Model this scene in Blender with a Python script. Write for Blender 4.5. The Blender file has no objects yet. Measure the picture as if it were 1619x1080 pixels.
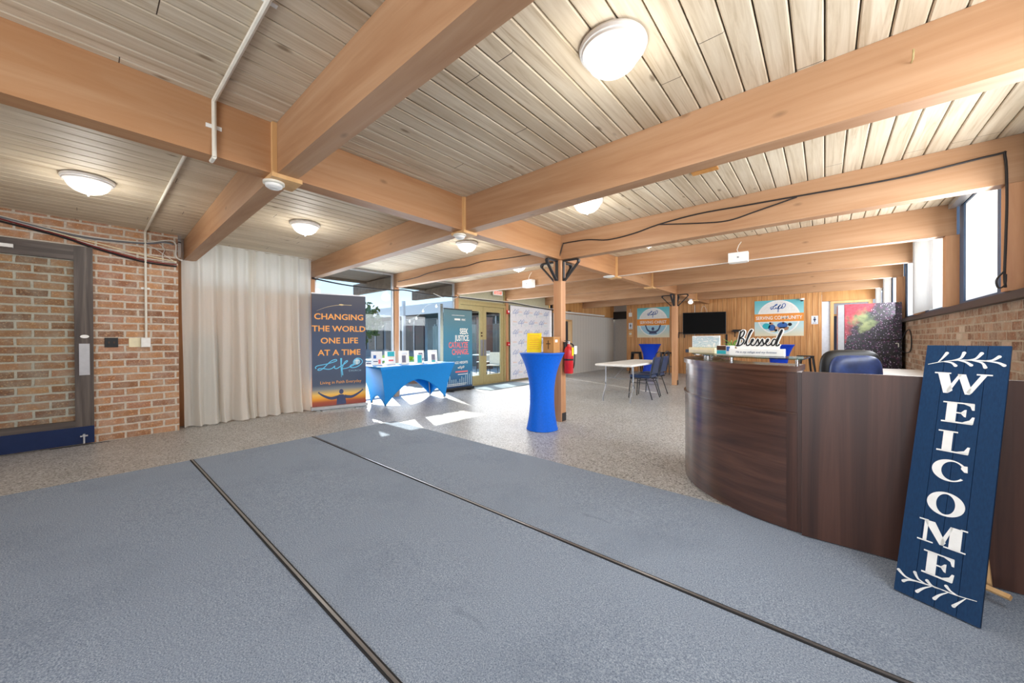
import bpy, bmesh, math, random
from mathutils import Matrix, Vector
S = bpy.context.scene
COL = S.collection
PI = math.pi
random.seed(7)

# ------------------------------------------------------------------ camera, sky, sun, exposure
def setup():
    yaw, pitch, roll = math.radians(40.482), math.radians(-0.311), math.radians(0.223)
    fw = Vector((-math.sin(yaw)*math.cos(pitch), math.cos(yaw)*math.cos(pitch), math.sin(pitch)))
    r0 = Vector((math.cos(yaw), math.sin(yaw), 0)); u0 = r0.cross(fw)
    rt = math.cos(roll)*r0 - math.sin(roll)*u0
    up = math.sin(roll)*r0 + math.cos(roll)*u0
    cd = bpy.data.cameras.new('camera'); co = bpy.data.objects.new('camera', cd); COL.objects.link(co)
    cd.sensor_width = 36; cd.lens = 578.784/1619*36; cd.clip_start = .02; cd.clip_end = 300
    m = Matrix((( rt.x, up.x, -fw.x, 0), (rt.y, up.y, -fw.y, 0), (rt.z, up.z, -fw.z, 1.22), (0, 0, 0, 1)))
    co.matrix_world = m
    S.camera = co
    w = bpy.data.worlds.new('sky'); S.world = w; w.use_nodes = True
    nt = w.node_tree; bg = nt.nodes['Background']
    tc = nt.nodes.new('ShaderNodeTexCoord'); sx = nt.nodes.new('ShaderNodeSeparateXYZ'); rp = nt.nodes.new('ShaderNodeValToRGB')
    nt.links.new(tc.outputs['Generated'], sx.inputs[0]); nt.links.new(sx.outputs[2], rp.inputs[0]); nt.links.new(rp.outputs[0], bg.inputs[0])
    e = rp.color_ramp.elements
    e[0].position = 0.0; e[0].color = (.92, .95, 1, 1); e[1].position = .55; e[1].color = (.22, .48, .95, 1)
    n = rp.color_ramp.elements.new(.12); n.color = (.55, .77, 1, 1)
    bg.inputs[1].default_value = 1.35
    sl = bpy.data.lights.new('sun', 'SUN'); so = bpy.data.objects.new('sun', sl); COL.objects.link(so)
    sl.energy = 9.0; sl.angle = .009; sl.color = (1, .95, .86)
    d = Vector((.915*math.cos(.516), -.40*math.cos(.516), -math.sin(.516)))
    so.rotation_euler = d.to_track_quat('-Z', 'Y').to_euler(); so.location = (-20, 8, 12)
    # added fill lamp for an assumed entrance behind the camera; window lamps boost daylight
    for nm, loc, size, rot, en in (('front_fill_lamp', (-.2, -3.2, 1.25), (2.4, 2.2), (math.radians(92), 0, 0), 105),
                                   ('high_window_daylight', (1.0, 7.3, 2.0), (12.4, .7), (math.radians(90), 0, math.radians(90)), 215), ('sky_through_high_windows', (1.6, 7.3, 2.3), (12.4, 1.2), (math.radians(90), 0, math.radians(90)), 70),
                                   ('tall_window_daylight', (-6.88, 6.3, 1.3), (6.6, 2.2), (math.radians(95), 0, math.radians(-90)), 120)):
        al = bpy.data.lights.new(nm, 'AREA'); ao = bpy.data.objects.new(nm, al); COL.objects.link(ao)
        al.shape = 'RECTANGLE'; al.size, al.size_y = size; al.energy = en; al.color = (.93, .96, 1)
        ao.location = loc; ao.rotation_euler = rot
    v = S.view_settings
    v.view_transform = 'Standard'; v.look = 'None'; v.exposure = 0.42; v.gamma = 1; v.use_curve_mapping = False
    S.cycles.max_bounces = 10; S.cycles.diffuse_bounces = 6; S.cycles.transparent_max_bounces = 24
    S.cycles.sample_clamp_indirect = 6
setup()

# ------------------------------------------------------------------ materials
def s2l(c):
    return tuple((x/255/12.92 if x/255 <= .04045 else ((x/255+.055)/1.055)**2.4) for x in c)
class NT:
    def __init__(s, name):
        s.m = bpy.data.materials.new(name); s.m.use_nodes = True; s.t = s.m.node_tree
        s.b = s.t.nodes['Principled BSDF']; s.out = s.t.nodes['Material Output']
    def n(s, typ, **kw):
        x = s.t.nodes.new('ShaderNode'+typ)
        for k, v in kw.items(): setattr(x, k, v)
        return x
    def l(s, a, b): s.t.links.new(a, b)
    def obj(s, scale=(1, 1, 1), rot=(0, 0, 0), loc=(0, 0, 0)):
        tc = s.n('TexCoord'); mp = s.n('Mapping'); s.l(tc.outputs['Object'], mp.inputs[0])
        mp.inputs['Scale'].default_value = scale; mp.inputs['Rotation'].default_value = rot; mp.inputs['Location'].default_value = loc
        return mp.outputs[0]
    def noise(s, vec, scale=5, detail=3, rough=.5, dist=0):
        x = s.n('TexNoise'); s.l(vec, x.inputs['Vector']); x.inputs['Scale'].default_value = scale
        x.inputs['Detail'].default_value = detail; x.inputs['Roughness'].default_value = rough; x.inputs['Distortion'].default_value = dist
        return x.outputs[0]
    def ramp(s, fac, stops, interp='LINEAR'):
        x = s.n('ValToRGB'); s.l(fac, x.inputs[0]); cr = x.color_ramp; cr.interpolation = interp
        while len(cr.elements) < len(stops): cr.elements.new(.5)
        for e, (p, c) in zip(cr.elements, stops): e.position = p; e.color = (*s2l(c), 1) if len(c) == 3 else c
        return x.outputs[0]
    def mix(s, fac, a, b, mode='MIX'):
        x = s.n('Mix', data_type='RGBA', blend_type=mode)
        for sock, v in ((x.inputs[0], fac), (x.inputs[6], a), (x.inputs[7], b)):
            if hasattr(v, 'links'): s.l(v, sock)
            else: sock.default_value = v if isinstance(v, (int, float)) else (*s2l(v), 1)
        return x.outputs[2]
    def math(s, op, a, b=0.0):
        x = s.n('Math', operation=op)
        for sock, v in ((x.inputs[0], a), (x.inputs[1], b)):
            if hasattr(v, 'links'): s.l(v, sock)
            else: sock.default_value = v
        return x.outputs[0]
    def bump(s, h, strength=.3, dist=.01):
        x = s.n('Bump'); s.l(h, x.inputs['Height']); x.inputs['Strength'].default_value = strength; x.inputs['Distance'].default_value = dist
        s.l(x.outputs[0], s.b.inputs['Normal'])
    def col(s, c):
        if hasattr(c, 'links'): s.l(c, s.b.inputs['Base Color'])
        else: s.b.inputs['Base Color'].default_value = (*s2l(c), 1)
    def set(s, rough=.5, metal=0, spec=.5):
        s.b.inputs['Roughness'].default_value = rough; s.b.inputs['Metallic'].default_value = metal
        s.b.inputs['Specular IOR Level'].default_value = spec
        return s.m
M = {}
def plain(name, c, rough=.5, metal=0, spec=.5, var=.025, nscale=20):
    t = NT(name); v = t.obj()
    lo = tuple(max(0, x*(1-var)) for x in c); hi = tuple(min(255, x*(1+var)) for x in c)
    t.col(t.ramp(t.noise(v, nscale, 3), [(.3, lo), (.7, hi)]))
    M[name] = t.set(rough, metal, spec); return M[name]
def wood(name, c0, c1, c2, axis=0, rough=.5, grain=9, knots=0.0, spec=.4, stretch=.5, sc=None):
    t = NT(name)
    cs = sc; sc = [grain]*3; sc[axis] = stretch
    if cs: sc = list(cs)
    v = t.obj(tuple(sc))
    a = t.noise(v, 1.0, 5, .6, .8)
    sc2 = [grain*6]*3; sc2[axis] = stretch*2
    if cs: sc2 = [cs[0]*2, cs[1]*2, cs[2]*6]
    b = t.noise(t.obj(tuple(sc2)), 1.0, 2, .5)
    base = t.ramp(a, [(.28, c0), (.5, c1), (.72, c2)])
    base = t.mix(t.math('MULTIPLY', b, .45), base, c0)
    if knots:
        sc3 = [3.2]*3; sc3[axis] = 1.5
        vo = t.n('TexVoronoi'); t.l(t.obj(tuple(sc3)), vo.inputs['Vector']); vo.inputs['Scale'].default_value = 1
        k = t.ramp(vo.outputs['Distance'], [(.02, (255, 255, 255)), (.07, (0, 0, 0))])
        base = t.mix(t.math('MULTIPLY', k, knots), base, tuple(x*.45 for x in c0))
    t.col(base); t.bump(b, .08, .004)
    M[name] = t.set(rough, 0, spec); return M[name]

wood('beam_x', (158, 114, 80), (180, 141, 106), (194, 159, 126), 0, .5, 7, .4)
wood('beam_y', (162, 112, 76), (182, 137, 96), (194, 154, 116), 1, .5, 7, .4)
wood('post_z', (176, 122, 84), (202, 154, 112), (214, 170, 130), 2, .5, 8, .3)
wood('trim_wood', (206, 160, 104), (220, 176, 122), (228, 190, 140), 2, .5, 9)
wood('panel_gold', (172, 118, 66), (206, 152, 92), (222, 176, 116), 2, .45, 8, .3)
wood('walnut_h', (56, 35, 28), (82, 53, 41), (106, 72, 56), 0, .19, 14, 0, .55, .9, (1.1, 1.1, 15))
wood('walnut_v', (54, 34, 28), (78, 50, 40), (98, 66, 54), 2, .4, 11, 0, .35, .5)
wood('door_wood', (62, 55, 52), (88, 79, 74), (120, 110, 102), 2, .5, 16, 0, .4, .8)
wood('door_wood_y', (62, 55, 52), (88, 79, 74), (120, 110, 102), 1, .5, 16, 0, .4, .8)
wood('plywood', (190, 128, 58), (212, 152, 76), (222, 166, 92), 2, .5, 6)
wood('box_wood', (176, 118, 56), (196, 140, 74), (208, 154, 90), 2, .45, 9)
wood('fence_wood', (110, 112, 104), (142, 144, 134), (168, 168, 156), 2, .8, 9)
wood('eave_wood', (88, 76, 64), (112, 98, 84), (128, 114, 98), 1, .7, 6)
plain('white', (236, 236, 232), .45); plain('white_gloss', (240, 240, 238), .25); plain('off_white', (226, 222, 208), .5)
plain('black', (18, 18, 20), .4); plain('black_gloss', (6, 6, 7), .12, 0, .6, .2); plain('dark_iron', (52, 52, 54), .45, .4)
plain('chrome', (196, 198, 202), .22, 1); plain('steel_grey', (150, 152, 156), .35, .8); plain('aluminium', (192, 194, 198), .35, .7)
plain('gold_frame', (186, 172, 124), .4, .35); plain('blue_frame', (66, 92, 124), .45); plain('kick_blue', (16, 40, 84), .3, .2)
plain('spandex_sky', (16, 140, 224), .5, 0, .4, .03, 60); plain('spandex', (4, 104, 226), .55, 0, .3, .04, 60); plain('spandex_dark', (10, 62, 196), .55, 0, .3, .04, 60)
plain('grey_panel', (186, 184, 180), .6); plain('beige_panel', (198, 190, 174), .6); plain('dark_recess', (40, 36, 34), .7)
plain('red', (206, 32, 42), .3); plain('yellow_paper', (246, 214, 20), .7); plain('brown_dark', (74, 44, 26), .5)
plain('vinyl_navy', (36, 56, 92), .35, 0, .5, .12); plain('leather', (46, 64, 112), .32, 0, .5, .25, 9); plain('rubber', (30, 30, 32), .8)
plain('brown_sill', (62, 52, 50), .5); plain('cream', (236, 226, 190), .5); plain('paper', (244, 244, 240), .7, 0, .3, .02)
plain('bulb_glass', (250, 250, 246), .2); plain('cable_white', (214, 210, 202), .6); plain('cable_black', (34, 30, 30), .6); plain('cable_red', (124, 40, 44), .6)
plain('orange', (236, 150, 62), .7); plain('orange_text', (248, 176, 96), .7); plain('white_ink', (244, 244, 240), .7); plain('salmon', (236, 120, 124), .7)
plain('cyan_ink', (110, 206, 246), .7); plain('blue_ink', (58, 104, 176), .7); plain('pale_blue_ink', (138, 164, 214), .7); plain('pale_orange_ink', (238, 208, 192), .7)
plain('teal_ink', (50, 176, 190), .7); plain('black_ink', (22, 20, 26), .7); plain('slate_ink', (70, 82, 118), .7); plain('pale_teal', (196, 226, 230), .7)
plain('grey_lilac', (120, 120, 140), .7); plain('sunset_red', (150, 84, 84), .7); plain('pale_gold', (238, 214, 160), .7); plain('sky_ink', (164, 206, 226), .7)
plain('brown_ink', (166, 120, 92), .7); plain('concrete', (176, 172, 164), .85); plain('grey_bldg', (128, 130, 134), .7); plain('dark_glass', (40, 44, 50), .12)
plain('counter_white', (232, 232, 230), .35); plain('mat_grey', (112, 128, 138), .9); plain('door_blue', (42, 54, 78), .5)
plain('skin_ink', (214, 170, 146), .7); plain('strip_grey', (150, 148, 148), .28, .75); plain('gasket', (176, 180, 186), .4); plain('transom_green', (184, 182, 158), .5); plain('backdrop_white', (238, 240, 250), .6); plain('hall_white', (222, 228, 238), .6); plain('foliage', (96, 134, 60), .7, 0, .3, .35, 30)
plain('foliage_dark', (70, 86, 52), .75, 0, .3, .4, 14); plain('lime', (176, 212, 40), .6); plain('brick_planter', (140, 104, 88), .8); plain('card_box', (226, 216, 190), .7)

for _n in ('walnut_h',): M[_n].node_tree.nodes['Principled BSDF'].inputs['Coat Weight'].default_value = .35; M[_n].node_tree.nodes['Principled BSDF'].inputs['Coat Roughness'].default_value = .3
def fx():
    # window glass
    t = NT('glass'); tr = t.n('BsdfTransparent'); gl = t.n('BsdfGlossy'); gl.inputs['Roughness'].default_value = .02
    fr = t.n('LayerWeight'); mx = t.n('MixShader'); fo = t.math('ADD', t.math('MULTIPLY', t.math('POWER', fr.outputs['Facing'], 4.0), .5), .025)
    t.l(fo, mx.inputs[0]); t.l(tr.outputs[0], mx.inputs[1]); t.l(gl.outputs[0], mx.inputs[2]); t.l(mx.outputs[0], t.out.inputs[0])
    tr.inputs[0].default_value = (.93, .96, .96, 1); M['glass'] = t.m
    # shelf glass, greener
    t = NT('shelf_glass'); tr = t.n('BsdfTransparent'); gl = t.n('BsdfGlossy'); gl.inputs['Roughness'].default_value = .03
    mx = t.n('MixShader'); fr = t.n('LayerWeight'); fo = t.math('ADD', t.math('MULTIPLY', t.math('POWER', fr.outputs['Facing'], 4.0), .6), .04)
    t.l(fo, mx.inputs[0]); t.l(tr.outputs[0], mx.inputs[1]); t.l(gl.outputs[0], mx.inputs[2]); t.l(mx.outputs[0], t.out.inputs[0])
    tr.inputs[0].default_value = (.62, .72, .68, 1); M['shelf_glass'] = t.m
    # translucent fabrics
    for nm, c, k in (('curtain', (246, 243, 235), .42), ('sheer', (240, 242, 244), .6), ('frosted', (252, 247, 240), .93)):
        t = NT(nm); df = t.n('BsdfDiffuse'); tl = t.n('BsdfTranslucent'); mx = t.n('MixShader'); mx.inputs[0].default_value = k
        c_ = t.ramp(t.noise(t.obj((300, 300, 300)), 1, 2), [(.3, tuple(x*.96 for x in c)), (.7, c)])
        t.l(c_, df.inputs[0]); t.l(c_, tl.inputs[0]); t.l(df.outputs[0], mx.inputs[1]); t.l(tl.outputs[0], mx.inputs[2]); t.l(mx.outputs[0], t.out.inputs[0]); M[nm] = t.m
    # lamp glass
    t = NT('lamp_glass'); t.col((250, 248, 240)); t.b.inputs['Emission Color'].default_value = (1, .95, .86, 1); t.b.inputs['Emission Strength'].default_value = 1.1; M['lamp_glass'] = t.set(.3)
    t = NT('exit_glow'); t.col((235, 90, 80)); t.b.inputs['Emission Color'].default_value = (1, .18, .12, 1); t.b.inputs['Emission Strength'].default_value = .8; M['exit_glow'] = t.set(.4)
    t = NT('screen'); t.col((3, 3, 4)); M['screen'] = t.set(.6, 0, .12)
    # ceiling boards: each board its own whitewashed tone
    t = NT('ceiling_boards'); v = t.obj(); sx = t.n('SeparateXYZ'); t.l(v, sx.inputs[0])
    idx = t.math('FLOOR', t.math('DIVIDE', sx.outputs[0], .1255))
    wn = t.n('TexWhiteNoise', noise_dimensions='1D'); t.l(idx, wn.inputs['W'])
    cb = t.n('CombineXYZ'); t.l(t.math('MULTIPLY', sx.outputs[0], 26), cb.inputs[0]); t.l(t.math('MULTIPLY', sx.outputs[1], 1.1), cb.inputs[1]); t.l(t.math('MULTIPLY', idx, 3.7), cb.inputs[2])
    g = t.noise(cb.outputs[0], 1, 6, .62, 1.2)
    base = t.ramp(g, [(.25, (168, 148, 120)), (.45, (206, 191, 166)), (.62, (220, 208, 186)), (.8, (200, 184, 158))])
    base = t.mix(t.math('MULTIPLY', wn.outputs[0], .3), base, (182, 166, 140))
    st = t.noise(t.obj((2.2, .5, 1)), 1, 3, .6)
    base = t.mix(t.math('MULTIPLY', t.ramp(st, [(.5, (0, 0, 0)), (.72, (255, 255, 255))]), .35), base, (138, 112, 80))
    vo = t.n('TexVoronoi'); t.l(t.obj((5, 2.0, 1)), vo.inputs['Vector']); vo.inputs['Scale'].default_value = 1
    base = t.mix(t.math('MULTIPLY', t.ramp(vo.outputs['Distance'], [(.04, (255, 255, 255)), (.1, (0, 0, 0))]), .7), base, (112, 90, 66))
    yo = t.math('ADD', sx.outputs[1], t.math('MULTIPLY', wn.outputs[0], 40))
    fr = t.math('FRACT', t.math('DIVIDE', yo, 4.6)); jl = t.math('LESS_THAN', fr, .001)
    base = t.mix(jl, base, (60, 48, 38)); t.col(base); t.bump(g, .12, .004); M['ceiling_boards'] = t.set(.55, 0, .35)
    # floor: polished aggregate
    t = NT('terrazzo'); v = t.obj()
    vo = t.n('TexVoronoi'); t.l(v, vo.inputs['Vector']); vo.inputs['Scale'].default_value = 95
    sp = t.n('SeparateXYZ'); t.l(vo.outputs['Color'], sp.inputs[0])
    base = t.ramp(sp.outputs[0], [(.0, (88, 87, 85)), (.16, (138, 138, 136)), (.4, (174, 174, 172)), (.75, (194, 195, 194)), (1, (214, 215, 214))])
    big = t.noise(v, .9, 4, .6); base = t.mix(t.math('MULTIPLY', t.ramp(big, [(.45, (0, 0, 0)), (.75, (255, 255, 255))]), .35), base, (124, 118, 104))
    t.col(base); M['terrazzo'] = t.set(.36, 0, .5)
    # carpet
    t = NT('carpet'); v = t.obj()
    n1 = t.noise(v, 170, 3, .75); n2 = t.noise(v, 1.3, 4, .6)
    base = t.ramp(n1, [(.3, (90, 103, 121)), (.5, (141, 154, 171)), (.7, (188, 198, 210))])
    base = t.mix(t.math('MULTIPLY', t.ramp(n2, [(.52, (0, 0, 0)), (.8, (255, 255, 255))]), .35), base, (102, 114, 132))
    sm = t.ramp(t.noise(t.obj((1.6, 4.5, 1), (0, 0, .5)), 1, 3, .6), [(.68, (0, 0, 0)), (.78, (255, 255, 255))]); base = t.mix(t.math('MULTIPLY', sm, .4), base, (66, 78, 92))
    t.col(base); t.bump(n1, .4, .004); M['carpet'] = t.set(.95, 0, .15)
    # bricks
    def brick(name, stops, mortar, bw, rh, swap, rot=0, msize=.016, smear=.4):
        t = NT(name); v = t.obj(); sx = t.n('SeparateXYZ'); t.l(v, sx.inputs[0]); cb = t.n('CombineXYZ')
        t.l(sx.outputs[1 if swap else 0], cb.inputs[0]); t.l(sx.outputs[2], cb.inputs[1])
        wob = t.n('TexNoise'); t.l(v, wob.inputs['Vector']); wob.inputs['Scale'].default_value = 9; wob.inputs['Detail'].default_value = 3
        va = t.n('VectorMath', operation='MULTIPLY_ADD'); t.l(wob.outputs['Color'], va.inputs[0]); va.inputs[1].default_value = (.02, .014, 0); t.l(cb.outputs[0], va.inputs[2])
        b = t.n('TexBrick'); t.l(va.outputs[0], b.inputs['Vector']); b.inputs['Scale'].default_value = 1
        b.inputs['Brick Width'].default_value = bw; b.inputs['Row Height'].default_value = rh; b.inputs['Mortar Size'].default_value = msize*.5; b.inputs['Mortar Smooth'].default_value = .25
        b.inputs['Color1'].default_value = (0, 0, 0, 1); b.inputs['Color2'].default_value = (1, 1, 1, 1); b.inputs['Mortar'].default_value = (.5, .5, .5, 1)
        c = t.ramp(b.outputs['Color'], stops, 'LINEAR')
        n = t.noise(v, 26, 4, .7); c = t.mix(t.math('MULTIPLY', n, .5), c, stops[0][1]); 
        n3 = t.noise(v, 60, 3, .6); c = t.mix(t.math('MULTIPLY', t.ramp(n3, [(.55, (0, 0, 0)), (.7, (255, 255, 255))]), .45), c, tuple(min(255, x*1.3+20) for x in stops[1][1]))
        mo = t.ramp(n, [(.3, tuple(x*.86 for x in mortar)), (.7, mortar)])
        sm = t.noise(v, 7, 4, .7); c = t.mix(t.math('MULTIPLY', t.ramp(sm, [(.42, (0, 0, 0)), (.68, (255, 255, 255))]), smear), c, mo)
        c = t.mix(b.outputs['Fac'], c, mo); t.col(c)
        h = t.math('ADD', t.math('SUBTRACT', 1.0, b.outputs['Fac']), t.math('MULTIPLY', n, .35)); t.bump(h, .7, .008); M[name] = t.set(.85, 0, .2)
    brick('brick_left', [(0, (140, 98, 72)), (.2, (192, 142, 102)), (.4, (160, 112, 84)), (.55, (202, 152, 108)), (.7, (178, 126, 100)), (.85, (128, 92, 72)), (1, (184, 136, 98))], (216, 204, 188), .235, .0905, True, 0, .024)
    brick('brick_right', [(0, (112, 80, 62)), (.3, (162, 120, 94)), (.5, (134, 98, 78)), (.8, (178, 138, 110)), (1, (226, 210, 192))], (186, 168, 146), .215, .0800, True, 0, .018, .95)
    # vertical tongue and groove panelling
    t = NT('panelling'); v = t.obj(); sx = t.n('SeparateXYZ'); t.l(v, sx.inputs[0])
    q = t.math('DIVIDE', sx.outputs[0], .135); idx = t.math('FLOOR', q); f = t.math('FRACT', q)
    wn = t.n('TexWhiteNoise', noise_dimensions='1D'); t.l(idx, wn.inputs['W'])
    cb = t.n('CombineXYZ'); t.l(t.math('MULTIPLY', sx.outputs[0], 30), cb.inputs[0]); t.l(t.math('MULTIPLY', idx, 5.3), cb.inputs[1]); t.l(t.math('MULTIPLY', sx.outputs[2], 1.2), cb.inputs[2])
    g = t.noise(cb.outputs[0], 1, 5, .6, 1)
    c = t.ramp(g, [(.28, (172, 112, 62)), (.5, (208, 152, 96)), (.72, (226, 182, 126))]); c = t.mix(t.math('MULTIPLY', wn.outputs[0], .5), c, (186, 128, 74))
    c = t.mix(t.math('LESS_THAN', f, .05), c, (96, 58, 30)); t.col(c); M['panelling'] = t.set(.45, 0, .4)
    # partition with fine vertical grooves
    t = NT('partition'); v = t.obj(); sx = t.n('SeparateXYZ'); t.l(v, sx.inputs[0])
    f = t.math('FRACT', t.math('DIVIDE', sx.outputs[1], .2)); c = t.mix(t.math('LESS_THAN', f, .03), (206, 202, 194), (150, 146, 140))
    t.col(c); M['partition'] = t.set(.6, 0, .3)
    # printed artworks (object space: local z up)
    def zramp(name, stops, ax=2, n=0):
        t = NT(name); v = t.obj(); sx = t.n('SeparateXYZ'); t.l(v, sx.inputs[0]); f = sx.outputs[ax]
        mr = t.n('MapRange'); t.l(f, mr.inputs[0]); mr.inputs[1].default_value = stops[0][0]; mr.inputs[2].default_value = stops[-1][0]
        a, b = stops[0][0], stops[-1][0]
        t.col(t.ramp(mr.outputs[0], [((p-a)/(b-a), c) for p, c in stops])); M[name] = t.set(.6, 0, .3)
    zramp('print_sunset', [(0, (126, 72, 76)), (.14, (176, 92, 70)), (.2, (244, 168, 60)), (.27, (250, 206, 110)), (.36, (140, 146, 150)), (.43, (84, 96, 118)), (1.2, (76, 90, 118)), (1.75, (78, 82, 100)), (2.05, (96, 98, 108))])
    zramp('print_teal', [(0, (58, 74, 112)), (.35, (56, 112, 156)), (.8, (64, 136, 172)), (1.4, (84, 138, 160)), (1.95, (104, 134, 142))])
    zramp('print_wave', [(-.6, (240, 226, 188)), (-.25, (200, 226, 226)), (.1, (160, 214, 220)), (.6, (90, 188, 198))])
    # fruit picture: red flesh, green leaf, dark glossy drupelets with highlights
    t = NT('fruit_print'); v = t.obj(); sx = t.n('SeparateXYZ'); t.l(v, sx.inputs[0])
    n = t.noise(v, 3.2, 2, .5); vo = t.n('TexVoronoi'); t.l(v, vo.inputs['Vector']); vo.inputs['Scale'].default_value = 17
    dark = t.ramp(vo.outputs['Distance'], [(0, (92, 44, 76)), (.35, (40, 24, 48)), (.7, (12, 8, 18))])
    v2 = t.n('TexVoronoi'); t.l(v, v2.inputs['Vector']); v2.inputs['Scale'].default_value = 34
    hl = t.ramp(v2.outputs['Distance'], [(.1, (255, 255, 255)), (.24, (0, 0, 0))])
    dark = t.mix(hl, dark, (206, 192, 216))
    m1 = t.math('ADD', t.math('SUBTRACT', t.math('MULTIPLY', sx.outputs[2], 1.5), t.math('MULTIPLY', sx.outputs[0], 2.2)), t.math('MULTIPLY', n, 1.6))
    mr = t.n('MapRange'); t.l(m1, mr.inputs[0]); mr.inputs[1].default_value = 3.42; mr.inputs[2].default_value = 3.8
    red = t.ramp(t.noise(v, 30, 3), [(.3, (170, 30, 52)), (.7, (224, 66, 84))])
    c = t.mix(mr.outputs[0], dark, red)
    dd = t.n('VectorMath', operation='DISTANCE'); t.l(v, dd.inputs[0]); dd.inputs[1].default_value = (-.12, -.3, 1.56)
    gm = t.ramp(t.math('ADD', dd.outputs['Value'], t.math('MULTIPLY', t.noise(v, 7, 3), .5)), [(.36, (255, 255, 255)), (.46, (0, 0, 0))])
    c = t.mix(gm, c, t.ramp(t.noise(v, 8, 3), [(.35, (58, 78, 56)), (.65, (142, 152, 100))])); t.col(c); M['fruit_print'] = t.set(.25, 0, .5)
    # marble-like veneer
    t = NT('veined'); c = t.ramp(t.noise(t.obj((1, 1, 3), (0, .5, 0)), 9, 4, .5, 2.5), [(.35, (232, 240, 242)), (.5, (176, 206, 218)), (.6, (240, 244, 244))]); t.col(c); M['veined'] = t.set(.3)
    # sign board
    t = NT('sign_blue'); g = t.noise(t.obj((160, 160, 6)), 1, 3); c = t.ramp(g, [(.2, (13, 46, 80)), (.8, (20, 60, 98))]); t.col(c); M['sign_blue'] = t.set(.6, 0, .25)
fx()

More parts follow.
